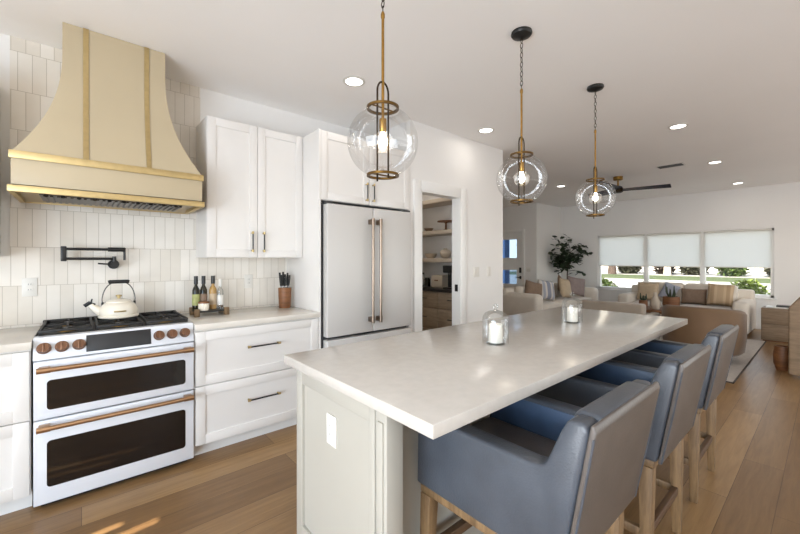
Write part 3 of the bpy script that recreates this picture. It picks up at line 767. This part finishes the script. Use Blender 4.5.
# ------------------------------------------------------------------ pendants over the island (built at the origin = globe centre)
def pendant():
    t = thing('pendant_light', '', 'pendant light', (0, 0, 0), 'globe pendants over the island')
    R = .152; top = H - 1.855
    MB().lathe([(0, top), (.062, top), (.064, top - .012), (.058, top - .022), (.03, top - .034), (.012, top - .038), (0, top - .038)], n=36).build('canopy', M_black, t)
    ch = MB(); z = top - .036; k = 0; L = .036
    while z - L > .555:
        c = (0, 0, z - L / 2)
        pts = []
        for i in range(14):
            a = 2 * PI * i / 14; u, v = .0085 * math.cos(a), (L / 2 - .002) * math.sin(a)
            pts.append((u, 0, c[2] + v) if k % 2 == 0 else (0, u, c[2] + v))
        ch.tube(pts, .0022, 6, closed=True); z -= L - .0065; k += 1
    ch.tube([(0, 0, z + .004), (0, 0, .545)], .0025, 6)
    ch.build('chain', M_bronze, t)
    MB().cyl((0, 0, .55), (0, 0, .09), .0062, n=14).lathe([(0, .565), (.005, .563), (.009, .552), (.009, .54), (.0062, .53)], n=14).build('rod', M_brassd, t)
    # arch that carries the globe
    ar = [(.03, 0, -.150), (.03, 0, .20)] + [(.03 * math.cos(a), 0, .215 + .045 * math.sin(a)) for a in [PI * i / 12 for i in range(0, 13)]] + [(-.03, 0, .20), (-.03, 0, -.172)]
    MB().tube(ar, .0042, 8).build('hoop_frame', M_bronze, t)
    for zc in (.148, -.142):
        rg = MB().lathe([(.060, zc - .005), (.07, zc - .005), (.07, zc + .005), (.060, zc + .005), (.060, zc - .005)], n=40)
        rg.cyl((-.064, 0, zc), (.064, 0, zc), .0035, n=8)
        rg.build('ring', M_ring, t)
    pr = []
    for i in range(25):
        a = math.radians(28) + (math.radians(152) - math.radians(28)) * i / 24
        pr.append((R * math.sin(a), R * math.cos(a)))
    MB().lathe(pr, n=56).build('globe', M_globe, t)
    MB().lathe([(0, .10), (.015, .10), (.016, .094), (.016, .05), (.012, .042), (0, .042)], n=24).build('socket', M_brassd, t)
    MB().lathe([(0, .044), (.010, .042), (.012, .03), (.019, .010), (.0205, -.004), (.016, -.018), (.008, -.024), (0, -.026)], n=24).build('bulb', M_bulb, t)
    l = bpy.data.lights.new('bulb_glow', 'POINT'); l.energy = 1.1; l.color = (1, .9, .78); l.shadow_soft_size = .05
    lo = bpy.data.objects.new('bulb_glow', l); C.objects.link(lo); lo.parent = t; lo.location = (0, 0, 0)
    return t
p0 = pendant()
for i, (x, lab) in enumerate(((.985, 'clear globe pendant light hanging in front of the refrigerator'),
                              (2.085, 'middle globe pendant of the three over the island'),
                              (3.20, 'globe pendant light hanging nearest the living room window'))):
    o = p0 if i == 0 else copy_tree(p0)
    o.location = (x, 1.258, 1.855); o['label'] = lab

# ------------------------------------------------------------------ recessed downlights
def can(x, y, label, power=1.5):
    t = thing('recessed_downlight', label, 'downlight', (x, y, H), 'recessed ceiling downlights')
    MB().lathe([(.068, H - .001), (.088, H - .001), (.09, H - .005), (.068, H - .009), (.066, H - .004)], (x, y, 0), 36).build('trim_ring', M_plastic, t)
    MB().lathe([(0, H - .005), (.068, H - .005), (.068, H - .001), (0, H - .001)], (x, y, 0), 36).build('lens', M_can, t)
    l = bpy.data.lights.new('downlight_glow', 'AREA'); l.shape = 'DISK'; l.size = .13; l.energy = power; l.color = (1, .93, .85)
    lo = bpy.data.objects.new('downlight_glow', l); C.objects.link(lo); lo.parent = t; lo.location = (0, 0, -.012)
cans = ((1.643, 2.47, 'lit recessed downlight above the refrigerator beside the nearest pendant'),
        (3.362, 2.461, 'lit recessed downlight on the ceiling outside the pantry doorway'),
        (4.81, 1.055, 'lit recessed downlight nearest the far end of the island'),
        (6.995, 1.093, 'lit recessed downlight on the ceiling beside the air vent'),
        (9.24, 1.114, 'lit recessed downlight closest to the window wall'),
        (7.024, 3.391, 'lit recessed downlight near the ceiling fan on the potted tree side'))
for x, y, lab in cans: can(x, y, lab)
for x, y in ((-.6, 2.2), (-.6, .2), (-.6, -1.8), (1.8, -1.6), (4.8, -1.6), (7.2, -1.6), (6.2, 5.5)):  # unseen downlights added to help light the room
    can(x, y, 'lit recessed downlight added outside the view of the photograph')

# air vent
t = thing('ceiling_vent', 'small louvred air vent on the living room ceiling', 'vent', (6.74, 1.57, H))
MB().box(6.64, 6.84, 1.40, 1.74, H - .008, H - .001, bev=.002).build('frame', M_plastic, t)
v = MB()
for i in range(7): v.box(6.66 + i * .024, 6.668 + i * .024, 1.42, 1.72, H - .014, H - .007)
v.build('louvre', M_steeld, t)

# ceiling fan
fx, fy_ = 7.0, 2.38
fan = thing('ceiling_fan', 'dark three blade ceiling fan with brass mount', 'ceiling fan', (fx, fy_, H))
MB().lathe([(0, H), (.075, H), (.075, H - .05), (.06, H - .06), (0, H - .06)], (fx, fy_, 0), 32).build('ceiling_mount', M_brassd, fan)
MB().cyl((fx, fy_, H - .05), (fx, fy_, H - .17), .014).build('downrod', M_brassd, fan)
MB().lathe([(0, H - .15), (.03, H - .155), (.06, H - .17), (.075, H - .20), (.075, H - .26), (.05, H - .275), (0, H - .275)], (fx, fy_, 0), 32).build('motor_housing', M_bronze, fan)
for k in range(3):
    ang = math.radians(-62 + 120 * k)
    b = MB(); t2 = bmesh.new(); top_, bot_ = [], []
    for i in range(9):
        s = i / 8; r = .06 + s * .70; wdt = .085 * (1 - .72 * s) ; zc = H - .225 + .02 * s
        for sd in (1, -1):
            for lst, dz in ((top_, .006), (bot_, -.006)):
                lst.append(t2.verts.new((r, sd * wdt, zc + dz + sd * .03)))
    for i in range(8):
        a = 2 * i
        t2.faces.new((top_[a], top_[a + 1], top_[a + 3], top_[a + 2])); t2.faces.new((bot_[a + 2], bot_[a + 3], bot_[a + 1], bot_[a]))
        t2.faces.new((top_[a], top_[a + 2], bot_[a + 2], bot_[a])); t2.faces.new((top_[a + 3], top_[a + 1], bot_[a + 1], bot_[a + 3]))
    t2.faces.new((top_[0], bot_[0], bot_[1], top_[1])); t2.faces.new((top_[16], top_[17], bot_[17], bot_[16]))
    bmesh.ops.recalc_face_normals(t2, faces=t2.faces)
    b._merge(t2, Matrix.Translation((fx, fy_, 0)) @ Matrix.Rotation(ang, 4, 'Z')).build('blade', M_fan, fan)

# ------------------------------------------------------------------ counter: tray with bottles, knife block
TX, TY, TZ = .765, 3.20, .915
tr = thing('serving_tray', 'black and wood footed tray under the oil bottles on the worktop', 'tray', (TX, TY, TZ))
MB().box(TX - .108, TX + .108, TY - .085, TY + .085, TZ + .028, TZ + .042, bev=.003).build('tray_top', M_black, tr)
for sx in (-1, 1):
    for sy in (-1, 1): MB().box(TX + sx * .105 - .018, TX + sx * .105 + .018, TY + sy * .08 - .018, TY + sy * .08 + .018, TZ, TZ + .058, bev=.004).build('foot', M_oak, tr)
tz = TZ + .0425
def bottle(x, y, r, h, mat, capm, label, name='oil_bottle', lab=None, neck=.36, band=None):
    t = thing(name, label, 'bottle', (x, y, tz), None)
    hb_ = h * (1 - neck)
    b = MB().lathe([(0, tz), (r, tz), (r, tz + hb_ * .9), (r * .8, tz + hb_), (r * .42, tz + hb_ + h * .07), (r * .42, tz + h * .8), (0, tz + h * .8)], (x, y, 0), 24).build('body', mat, t)
    MB().lathe([(0, tz + h * .76), (r * .55, tz + h * .76), (r * .55, tz + h), (0, tz + h)], (x, y, 0), 20).build('cap', capm, t)
    if lab: MB().lathe([(r + .0006, tz + hb_ * .2), (r + .0008, tz + hb_ * .2), (r + .0008, tz + hb_ * .72), (r + .0006, tz + hb_ * .72)], (x, y, 0), 24).build('paper_label', lab, t)
bottle(.680, 3.245, .026, .262, M_oilglass, M_black, 'dark oil bottle with pale green label at the range end of the tray', lab=M_label)
bottle(.735, 3.25, .026, .262, M_oilglass, M_black, 'dark oil bottle without pale green label, behind the cream dish', lab=M_brownp)
bottle(.798, 3.225, .027, .262, M_cork, M_black, 'amber bottle with black cap on the tray', lab=M_beigep)
bottle(.848, 3.21, .024, .235, M_glass, M_plastic, 'clear glass bottle with white filling at the far tray end', lab=M_plastic)
t = thing('salt_dish', 'cream dish with wooden lid at the front of the tray', 'dish', (.715, 3.155, tz))
MB().lathe([(0, tz), (.033, tz), (.039, tz + .02), (.038, tz + .055), (0, tz + .055)], (.715, 3.155, 0), 28).build('bowl', M_enamel, t)
MB().lathe([(0, tz + .055), (.04, tz + .055), (.04, tz + .068), (0, tz + .068)], (.715, 3.155, 0), 28).build('lid', M_walnut, t)

KBX, KBY = 1.395, 3.22
kb = thing('knife_block', 'round wooden knife block on the worktop next to the refrigerator panel', 'knife block', (KBX, KBY, .915))
MB().lathe([(0, .915), (.05, .915), (.052, .92), (.058, 1.09), (.056, 1.095), (0, 1.095)], (KBX, KBY, 0), 32).build('block', M_walnut, kb)
kp = [(-.03, .02), (0, .03), (.03, .02), (-.032, -.012), (.0, -.005), (.032, -.012), (-.015, -.032), (.017, -.032)]
for i, (u, v) in enumerate(kp):
    h = (.135, .14, .13, .115, .12, .11, .09, .085)[i]
    x, y = KBX + u, KBY + v
    k = thing('kitchen_knife', 'black handled kitchen knife standing in the round wooden block', 'knife', (x, y, 1.097), 'knives in the wooden block')
    MB().box(x - .002, x + .002, y - .008, y + .008, 1.0955, 1.112).build('blade', M_blade, k)
    MB().tube([(x, y, 1.112), (x + u * .12, y + v * .12, 1.112 + h * .5), (x + u * .25, y + v * .25, 1.097 + h)], [.008, .0095, .0085], 10).build('handle', M_black, k)

# ------------------------------------------------------------------ pantry
for i, (z, lab) in enumerate(((1.31, 'pantry shelf holding the round vase, lowest of the floating shelves'), (1.70, 'pantry shelf holding the cake stand'), (2.14, 'topmost floating shelf in the pantry, empty'))):
    tag(MB().box(3.74, 4.05, 2.90, 4.58, z, z + .055, bev=.003).build('floating_shelf', M_shelf), lab, 'shelf', 'floating shelves in the pantry')
pc = thing('pantry_cabinet', 'brown oak drawer cabinet with dark top inside the pantry', 'cabinet', (3.83, 3.7, 0))
MB().box(3.66, 4.048, 2.90, 4.58, .08, .915).build('body', M_pantry, pc, False)
MB().box(3.70, 4.048, 2.90, 4.58, 0, .08).build('toe_kick', M_dark, pc, False)
MB().box(3.62, 4.048, 2.90, 4.58, .915, .952, bev=.003).build('countertop', M_dark, pc)
for y0, y1 in ((2.905, 3.45), (3.455, 4.0), (4.005, 4.575)):
    for z0, z1 in ((.69, .90), (.40, .68), (.10, .39)):
        dd = MB().box(3.642, 3.66, y0, y1, z0, z1, bev=.002).build('drawer', M_pantry, pc)
        ym, zm = (y0 + y1) / 2, (z0 + z1) / 2 + .02
        MB().cyl((3.615, ym - .08, zm), (3.615, ym + .08, zm), .005, n=10).cyl((3.615, ym - .07, zm), (3.643, ym - .07, zm), .004, n=8).cyl((3.615, ym + .07, zm), (3.643, ym + .07, zm), .004, n=8).build('handle', M_black, dd)
def lathe_thing(name, label, cat, x, y, z, prof, mat, pname=None):
    o = MB().lathe([(r, z + h) for r, h in prof], (0, 0, 0), 32)
    bmesh.ops.translate(o.bm, verts=o.bm.verts, vec=(x, y, 0))
    ob = o.build(name, mat)
    return tag(ob, label, cat)
lathe_thing('cake_stand', 'wooden cake stand on the middle pantry shelf', 'cake stand', 3.88, 3.52, 1.756, [(0, 0), (.05, 0), (.05, .008), (.014, .02), (.012, .10), (.03, .115), (.12, .12), (.12, .135), (0, .135)], M_walnut)
lathe_thing('bowl', 'small brown bowl on the pantry shelf with the cake stand', 'bowl', 3.87, 3.85, 1.756, [(0, 0), (.03, 0), (.06, .03), (.07, .05), (.06, .048), (.03, .02), (0, .012)], M_brownp)
lathe_thing('round_vase', 'round cream vase on the lower pantry shelf', 'vase', 3.88, 3.53, 1.366, [(0, 0), (.03, 0), (.066, .03), (.078, .07), (.064, .11), (.03, .128), (.024, .14), (0, .14)], M_shelf)
lathe_thing('bowl', 'shallow beige bowl beside the round vase in the pantry', 'bowl', 3.86, 3.80, 1.366, [(0, 0), (.05, 0), (.08, .03), (.09, .07), (.08, .068), (.05, .02), (0, .012)], M_linen)
for i, (y, h, lab) in enumerate(((3.98, .2, 'tall clear jar on the pantry counter'), (3.87, .13, 'short clear jar on the pantry counter'))):
    t = thing('glass_jar', lab, 'jar', (3.86, y, .953))
    MB().lathe([(0, .953), (.045, .953), (.045, .953 + h * .85), (.03, .953 + h * .9), (0, .953 + h * .9)], (3.86, y, 0), 24).build('jar_body', M_oilglass if i else M_glass, t)
    MB().lathe([(0, .953 + h * .9), (.036, .953 + h * .9), (.036, .953 + h), (0, .953 + h)], (3.86, y, 0), 24).build('lid', M_steeld, t)
t = thing('bread_box', 'beige bread box on the pantry counter', 'bread box', (3.86, 3.60, .953))
MB().box(3.77, 3.95, 3.49, 3.71, .954, 1.13, bev=.02, seg=3).build('body', M_linen, t)
MB().box(3.757, 3.772, 3.57, 3.63, 1.05, 1.065, bev=.003).build('handle', M_walnut, t)
t = thing('coffee_machine', 'tall black coffee machine on the pantry counter', 'coffee machine', (3.80, 3.32, .953))
MB().box(3.78, 3.95, 3.25, 3.40, .954, 1.27, bev=.012).box(3.68, 3.79, 3.25, 3.40, 1.17, 1.27, bev=.012).build('body', M_black, t)
MB().box(3.68, 3.79, 3.255, 3.395, .954, .975, bev=.004).build('drip_tray', M_steeld, t)
MB().cyl((3.735, 3.325, 1.17), (3.735, 3.325, 1.145), .012).build('spout', M_steeld, t)
tag(MB().box(PX1 - .024, PX1 - .0145, 2.80, 2.84, .98, 1.06, bev=.002).build('door_latch', M_black), 'black latch plate on the pantry door jamb', 'latch')
can(3.3, 3.7, 'warm recessed downlight inside the pantry', 6)

# ------------------------------------------------------------------ living room
RX, = (5.37,)
rg = thing('area_rug', 'light grey flat woven area rug with dark edge under the living room seating', 'rug', (7.3, 2.0, 0))
MB().box(RX + .01, 8.51, .69, 3.3, .0005, .012).build('rug_field', M_rug, rg, False)
e = MB()
for q in ((RX, 8.52, .68, .692), (RX, 8.52, 3.298, 3.31), (RX, RX + .012, .68, 3.31), (8.508, 8.52, .68, 3.31)): e.box(*q, .0003, .013)
e.build('binding', M_rugedge, rg, False)

def cushion_box(x0, x1, y0, y1, z0, z1, r=.05): return MB().box(x0, x1, y0, y1, z0, z1, bev=r, seg=4)
# window sofa, facing the camera (-x)
so = thing('sofa', 'pale sofa under the window with wide arms', 'sofa', (9.1, 1.92, 0))
sy0, sy1 = .90, 2.95
MB().box(8.72, 9.62, sy0 + .02, sy1 - .02, .06, .27, bev=.02).build('base', M_cream, so)
for y0, y1 in ((sy0, sy0 + .22), (sy1 - .22, sy1)): cushion_box(8.62, 9.62, y0, y1, .05, .62, .06).build('arm', M_cream, so)
cushion_box(9.40, 9.66, sy0 + .02, sy1 - .02, .06, .78, .05).build('backrest', M_cream, so)
ym = (sy0 + sy1) / 2
for y0, y1 in ((sy0 + .225, ym - .003), (ym + .003, sy1 - .225)):
    cushion_box(8.64, 9.38, y0, y1, .275, .47, .055).build('seat_cushion', M_seat, so)
for y0, y1 in ((sy0 + .225, ym - .003), (ym + .003, sy1 - .225)):
    cushion_box(9.20, 9.42, y0, y1, .475, .87, .07).build('back_cushion', M_cream, so)
for x in (8.70, 9.55):
    for y in (sy0 + .08, sy1 - .08): MB().cyl((x, y, 0), (x, y, .07), .02, .026).build('leg', M_walnut, so)
def pillow_thing(label, c, wd, ht, th, rz, tilt_, mat, roll=0, group='throw pillows on the sofas'):
    m = Matrix.Translation(c) @ Matrix.Rotation(rz, 4, 'Z') @ Matrix.Rotation(tilt_, 4, 'X') @ Matrix.Rotation(roll, 4, 'Y')
    o = bpy.data.objects.new('tmp', None)
    mb = MB().pillow(wd, ht, th)
    ob = mb.build('throw_pillow', mat, None, angle=80)
    ob.matrix_world = m
    bpy.data.objects.remove(o)
    return tag(ob, label, 'pillow', group)
R90 = -PI / 2
pillow_thing('tan lumbar pillow in the middle of the window sofa', (9.11, 1.745, .625), .40, .30, .15, R90, -.12, M_brownp)
pillow_thing('tan striped square pillow against the side table arm of the window sofa', (9.03, 1.335, .69), .38, .40, .15, R90 + .1, -.15, M_stripe2, .06)
pillow_thing('tan square pillow at the tree end of the window sofa', (9.03, 2.50, .68), .40, .38, .15, R90 - .1, -.15, M_beigep)
pillow_thing('blue grey pillow beside the tan square one on the window sofa', (9.15, 2.16, .69), .28, .34, .07, R90, -.2, M_bluep, .4)

# side sofa, facing -y
sb = thing('sofa', 'cream sofa along the wall below the tall potted tree', 'sofa', (7.85, 3.85, 0))
MB().box(6.55, 9.2, 3.70, 4.45, .06, .27, bev=.02).build('base', M_cream, sb)
for x0, x1, y1 in ((6.48, 6.76, 4.48), (9.08, 9.36, 4.22)): cushion_box(x0, x1, 3.58, y1, .05, .68, .09).build('arm', M_cream, sb)
cushion_box(6.5, 9.2, 4.26, 4.50, .06, .76, .06).build('backrest', M_cream, sb)
for i in range(3):
    x0 = 6.765 + i * .771
    cushion_box(x0, x0 + .766, 3.62, 4.25, .275, .47, .055).build('seat_cushion', M_cream, sb)
    cushion_box(x0, x0 + .766, 4.08, 4.28, .475, .80, .07).build('back_cushion', M_cream, sb)
for x in (6.6, 9.1):
    for y in (3.7, 4.15): MB().cyl((x, y, 0), (x, y, .07), .02, .026).build('leg', M_walnut, sb)
pillow_thing('brown pointed pillow at the foyer end of the cream sofa', (7.03, 3.97, .70), .42, .40, .16, -.35, -.2, M_brownp, .25)
pillow_thing('blue and white striped pillow on the cream sofa', (7.42, 3.90, .705), .46, .42, .16, -.2, -.22, M_stripe, .12)
pillow_thing('beige square pillow on the cream sofa in front of the tree', (8.13, 3.83, .715), .46, .43, .16, .1, -.2, M_beigep, .12)
pillow_thing('brown pillow behind the beige one on the cream sofa', (8.27, 3.985, .76), .38, .40, .07, .1, -.16, M_brownp, .5)
pillow_thing('mauve grey pillow leaning on the arm at the window end of the cream sofa', (8.68, 3.84, .73), .46, .42, .16, -.5, -.2, M_greyp, .2)

# boxy taupe chair whose back rises behind the island
ch = thing('armchair', 'boxy taupe armchair whose straight back shows over the end of the island', 'armchair', (5.95, 1.97, 0))
cushion_box(5.56, 5.74, 1.60, 2.42, .14, .755, .03).build('backrest', M_taupe, ch)
for y0, y1 in ((1.60, 1.72), (2.30, 2.42)): cushion_box(5.74, 6.36, y0, y1, .14, .58, .03).build('arm', M_taupe, ch)
cushion_box(5.745, 6.36, 1.725, 2.295, .18, .45, .04).build('seat_cushion', M_taupe, ch)
for x in (5.62, 6.3):
    for y in (1.65, 2.37): MB().cyl((x, y, .013), (x, y, .15), .014, .02).build('leg', M_walnut, ch)

# curved tan chair
tcx, tcy = 6.42, 1.14
tc_ = thing('barrel_chair', 'round backed tan barrel chair on the rug beyond the bar stools', 'armchair', (tcx, tcy, 0))
t = bmesh.new(); secs = []
for i in range(33):
    a = PI + math.radians(-128 + 256 * i / 32)
    k = abs(i - 16) / 16
    top_z = .735 - .09 * k ** 2.2
    ro, ri = .45, .34
    sec = []
    for (r, z) in ((ri, .30), (ri, top_z - .05), (ri + .02, top_z - .014), ((ro + ri) / 2, top_z), (ro - .02, top_z - .014), (ro, top_z - .05), (ro, .35), (ro - .02, .16), (ro - .06, .12), (ri, .12)):
        sec.append(t.verts.new((tcx + r * math.cos(a), tcy + r * math.sin(a), z)))
    secs.append(sec)
for A, B in zip(secs, secs[1:]):
    for q in range(10): t.faces.new((A[q], A[(q + 1) % 10], B[(q + 1) % 10], B[q]))
t.faces.new(secs[0]); t.faces.new(secs[-1][::-1]); bmesh.ops.recalc_face_normals(t, faces=t.faces)
mb = MB(); mb._merge(t); mb.build('backrest', M_tan, tc_, angle=50)
MB().lathe([(0, .14), (.32, .14), (.335, .17), (.335, .40), (.32, .44), (.28, .46), (0, .465)], (tcx + .0, tcy, 0), 36).build('seat_cushion', M_tan, tc_)
for a in (35, 145, 215, 325):
    x, y = tcx + .36 * math.cos(math.radians(a)), tcy + .36 * math.sin(math.radians(a))
    MB().cyl((x, y, .013), (x, y, .14), .014, .022).build('leg', M_walnut, tc_)

# coffee table with pots
ct = thing('coffee_table', 'low wooden coffee table between the sofas holding the plant pots', 'coffee table', (8.0, 1.95, 0))
MB().box(7.65, 8.3, 1.55, 2.55, .40, .45, bev=.006).build('tabletop', M_walnut, ct)
for x in (7.70, 8.25):
    for y in (1.60, 2.50): MB().box(x - .03, x + .03, y - .03, y + .03, .013, .40, bev=.004).build('leg', M_walnut, ct)
def potted(name, label, x, y, z, r, h, pot_mat, n, L):
    t = thing(name, label, 'potted plant', (x, y, z))
    MB().lathe([(0, z), (r * .8, z), (r, z + h * .4), (r * .95, z + h), (r * .8, z + h), (r * .78, z + h * .9), (0, z + h * .9)], (x, y, 0), 24).build('pot', pot_mat, t)
    sm = MB(); lf = MB()
    for i in range(n):
        a = 2 * PI * i / n + .4; hh = L * (.6 + .4 * ((i * 7) % 5) / 4)
        tip = Vector((x + math.cos(a) * hh * .35, y + math.sin(a) * hh * .35, z + h * .9 + hh))
        b0 = Vector((x + math.cos(a) * r * .2, y + math.sin(a) * r * .2, z + h * .88))
        sm.tube([b0, (b0 + tip) / 2 + Vector((math.cos(a) * .02, math.sin(a) * .02, -.01)), tip], [.016, .014, .006], 8)
    sm.build('cactus_stems', M_leafd, t)
    return t
potted('potted_cactus', 'dark cactus in a wide brown wooden pot on the coffee table', 8.02, 1.86, .4505, .13, .235, M_walnut, 7, .24)
potted('potted_cactus', 'small dark succulent in a brown bowl behind the taupe chair', 7.76, 2.22, .4505, .07, .16, M_walnut, 6, .15)
lathe_thing('bottle_vase', 'pale bottle shaped vase standing between the two cactus pots', 'vase', 7.86, 2.06, .4505, [(0, 0), (.06, 0), (.085, .06), (.08, .14), (.045, .21), (.028, .25), (.03, .30), (0, .30)], M_shelf)
lathe_thing('wooden_bowl', 'wide wooden bowl at the near edge of the coffee table', 'bowl', 7.70, 1.80, .4505, [(0, 0), (.05, 0), (.09, .05), (.10, .12), (.09, .118), (.05, .03), (0, .02)], M_walnut) if False else None

# side table and books
sd = thing('side_table', 'bleached wood two drawer side table by the window sofa', 'side table', (8.80, .48, 0))
MB().box(8.58, 9.02, .22, .75, .02, .545, bev=.006).build('body', M_bleached, sd)
MB().box(8.60, 9.0, .24, .73, 0, .03).build('plinth', M_walnut, sd)
for z0, z1 in ((.05, .28), (.295, .52)): MB().box(8.566, 8.582, .235, .735, z0, z1, bev=.003).build('drawer', M_bleached, sd)
tag(MB().box(8.66, 8.90, .44, .70, .546, .566, bev=.002).build('book', M_plastic), 'pale book lying under a dark one on the side table', 'book', 'books on the side table')
tag(MB().box(8.69, 8.88, .38, .58, .567, .590, bev=.002).build('book', M_black), 'dark book on top of the pale one on the side table', 'book', 'books on the side table')
tag(MB().box(8.62, 8.72, .27, .40, .546, .575, bev=.004).build('storage_box', M_black), 'small black box on the side table beside the books', 'box')

# chair cut off by the right frame edge and the basket behind it
ac = thing('high_back_chair', 'tan woven high backed chair cut off by the frame edge', 'armchair', (6.45, -.1, 0))
MB().prism([(.31, .04), (.31, .80), (.22, .93), (.12, 1.0), (-.42, 1.0), (-.52, .93), (-.61, .80), (-.61, .04)], 'x', 6.10, 6.24, bev=.02, seg=3).build('backrest', M_bleached, ac)
for y0, y1 in ((.05, .17), (-.61, -.49)): cushion_box(6.24, 6.85, y0, y1, .04, .60, .03).build('arm', M_bleached, ac)
cushion_box(6.245, 6.85, -.485, .045, .15, .45, .04).build('seat_cushion', M_linen, ac)
for x in (6.15, 6.8):
    for y in (.13, -.56): MB().box(x - .025, x + .025, y - .025, y + .025, 0, .05).build('leg', M_walnut, ac)
lathe_thing('floor_basket', 'small brown floor basket peeking out beside the high backed chair', 'basket', 6.50, .375, 0, [(0, 0), (.06, 0), (.085, .08), (.09, .18), (.075, .29), (.062, .29), (.078, .18), (.07, .03), (0, .02)], M_walnut)

# tall potted tree
TXp, TYp = 9.58, 4.48
tree = thing('potted_tree', 'tall dark leaved potted tree in the living room corner', 'potted plant', (TXp, TYp, 0))
MB().lathe([(0, 0), (.13, 0), (.17, .18), (.18, .36), (.165, .36), (.15, .32), (0, .32)], (TXp, TYp, 0), 32).build('pot', M_shelf, tree)
tk = MB(); lf = MB(); rnd = random.Random(3)
base = Vector((TXp, TYp, .3)); mid = Vector((TXp - .06, TYp - .05, 1.0)); topv = Vector((TXp - .14, TYp - .16, 1.62))
tk.tube([base, (base + mid) / 2 + Vector((.015, 0, 0)), mid, (mid + topv) / 2, topv], [.018, .016, .014, .011, .007], 8)
tips = []
side = Vector((math.sin(math.radians(49.3)), -math.cos(math.radians(49.3)), 0))
for i in range(34):
    f0 = rnd.random(); st_ = mid.lerp(topv, f0)
    a = rnd.random() * 2 * PI; out = rnd.uniform(.2, .56)
    dv = Vector((math.cos(a) * out, math.sin(a) * out, rnd.uniform(-.02, .36)))
    en = st_ + dv
    en.x = min(en.x, 9.84); en.y = min(en.y, 4.70); en.z = min(en.z, 1.95)
    tk.tube([st_, (st_ + en) / 2 + Vector((0, 0, .04)), en], [.006, .004, .002], 5)
    for k in range(8):
        q = st_.lerp(en, .45 + .55 * k / 7) + Vector((rnd.uniform(-.04, .04), rnd.uniform(-.04, .04), rnd.uniform(-.04, .05)))
        q.x = min(q.x, 9.84); q.y = min(q.y, 4.70)
        d = Vector((rnd.uniform(-1, .6), rnd.uniform(-1, .6), rnd.uniform(-.5, .5)))
        lf.leaf(q, d, Vector((rnd.uniform(-.5, .5), rnd.uniform(-.5, .5), 1)), rnd.uniform(.11, .17), rnd.uniform(.09, .13))
tk.build('trunk', M_bark, tree); lf.build('foliage', M_leafd, tree, False)

# ------------------------------------------------------------------ garden outside the window
struct('exterior_porch_pillar', MB().box(11.0, 11.3, 7.28, 8.2, -.15, 2.8), pm('blue grey stucco', (70, 92, 122), .8, var=.1))
struct('ground', MB().box(10.07, 90, -60, 60, -.25, -.15), pm('sunlit paving', (166, 160, 152), .9, var=.06, scale=1))
tag(MB().box(32.5, 40.5, -40, 60, -.15, -.13).build('front_lawn', pm('lawn', (70, 80, 42), .95, var=.3, scale=3, bump=.5, bscale=60), None, False), 'green lawn outside the living room window', 'lawn', None, 'stuff')
struct('exterior_house_wall', MB().box(62, 63, 5, 60, -.15, 6), pm('pale stucco', (216, 208, 196), .9, var=.03, scale=2))
def bush(x, y, rx, ry, rz, n, L, mat, label, seed):
    r_ = random.Random(seed); mb = MB(); z0 = -.15
    for i in range(n):
        v = Vector((r_.gauss(0, 1), r_.gauss(0, 1), r_.gauss(0, 1))).normalized() * (r_.random() ** .33)
        if v.z < -.8: v.z = -.8
        p = Vector((x + v.x * rx, y + v.y * ry, z0 + .06 + (v.z + .8) / 1.8 * rz))
        mb.leaf(p, Vector((r_.uniform(-1, 1), r_.uniform(-1, 1), r_.uniform(-.4, 1))), Vector((r_.uniform(-.5, .5), r_.uniform(-.5, .5), 1)), L * r_.uniform(.7, 1.3), L * .6)
    t = thing('garden_bush', label, 'bush', (x, y, -.15), 'bushes outside the window')
    mb.build('foliage', mat, t, False)
    for k in range(4): MB().tube([(x, y, -.13), (x + rx * .4 * math.cos(k * 1.6), y + ry * .4 * math.sin(k * 1.6), z0 + rz * .6)], [.03, .01], 6).build('stem', M_bark, t)
bush(12.4, 4.75, .55, .55, .85, 2200, .10, M_leaf2, 'yellow green bush outside the pane beside the potted tree', 1)
bush(13.2, 1.42, .55, .42, .9, 2000, .10, M_leaf2, 'yellow green bush outside the pane beside the side table', 2)
bush(12.6, .80, .3, .16, 1.25, 90, .08, M_leaf3, 'sparse olive shrub outside the window corner over the side table', 3)
bush(44, 13.9, 1.5, 1.3, 3.6, 3000, .36, M_leaf3, 'dark olive shrub outside beside the dark tree trunk', 4)
bush(45.5, 11.1, 1.2, 1.0, 3.4, 2400, .36, M_bark, 'brown dry shrub outside just past the window mullion', 5)
bush(45, 8.6, 1.5, 1.3, 3.6, 3000, .36, M_leaf3, 'olive shrub outside behind the cactus side of the pale trunk', 6)
bush(44, 5.7, 1.5, 1.2, 3.6, 3000, .36, M_leaf, 'green shrub outside above the tan lumbar pillow', 7)
bush(44, 2.6, 1.5, 1.1, 3.6, 3000, .36, M_leaf3, 'dull olive shrub outside above the striped tan pillow', 8)
bush(42.4, .2, 1.2, 1.0, 3.2, 2400, .34, M_leaf, 'green shrub outside closest to the sparse olive one', 9)
def trunk(x, y, r, label, mat):
    t = thing('garden_tree', label, 'tree', (x, y, -.13), 'trees outside the window')
    MB().tube([(x, y, -.13), (x + .05, y, 1.2), (x - .04, y + .05, 4)], [r * 1.2, r, r * .8], 12).build('trunk', mat, t)
    mb = MB(); r_ = random.Random(int(x * 10 + y))
    for i in range(300):
        v = Vector((r_.gauss(0, 1), r_.gauss(0, 1), r_.gauss(0, .7))).normalized() * (r_.random() ** .4) * 1.5
        mb.leaf(Vector((x, y, 5)) + v, Vector((r_.uniform(-1, 1), r_.uniform(-1, 1), r_.uniform(-1, 1))), Vector((0, .2, 1)), .3, .16)
    mb.build('foliage', M_leaf, t, False)
trunk(41.3, 14.6, .34, 'thick dark tree trunk outside the pane beside the potted tree', M_bark)
trunk(41.2, 9.85, .26, 'pale tree trunk outside behind the cactus', M_shelf)
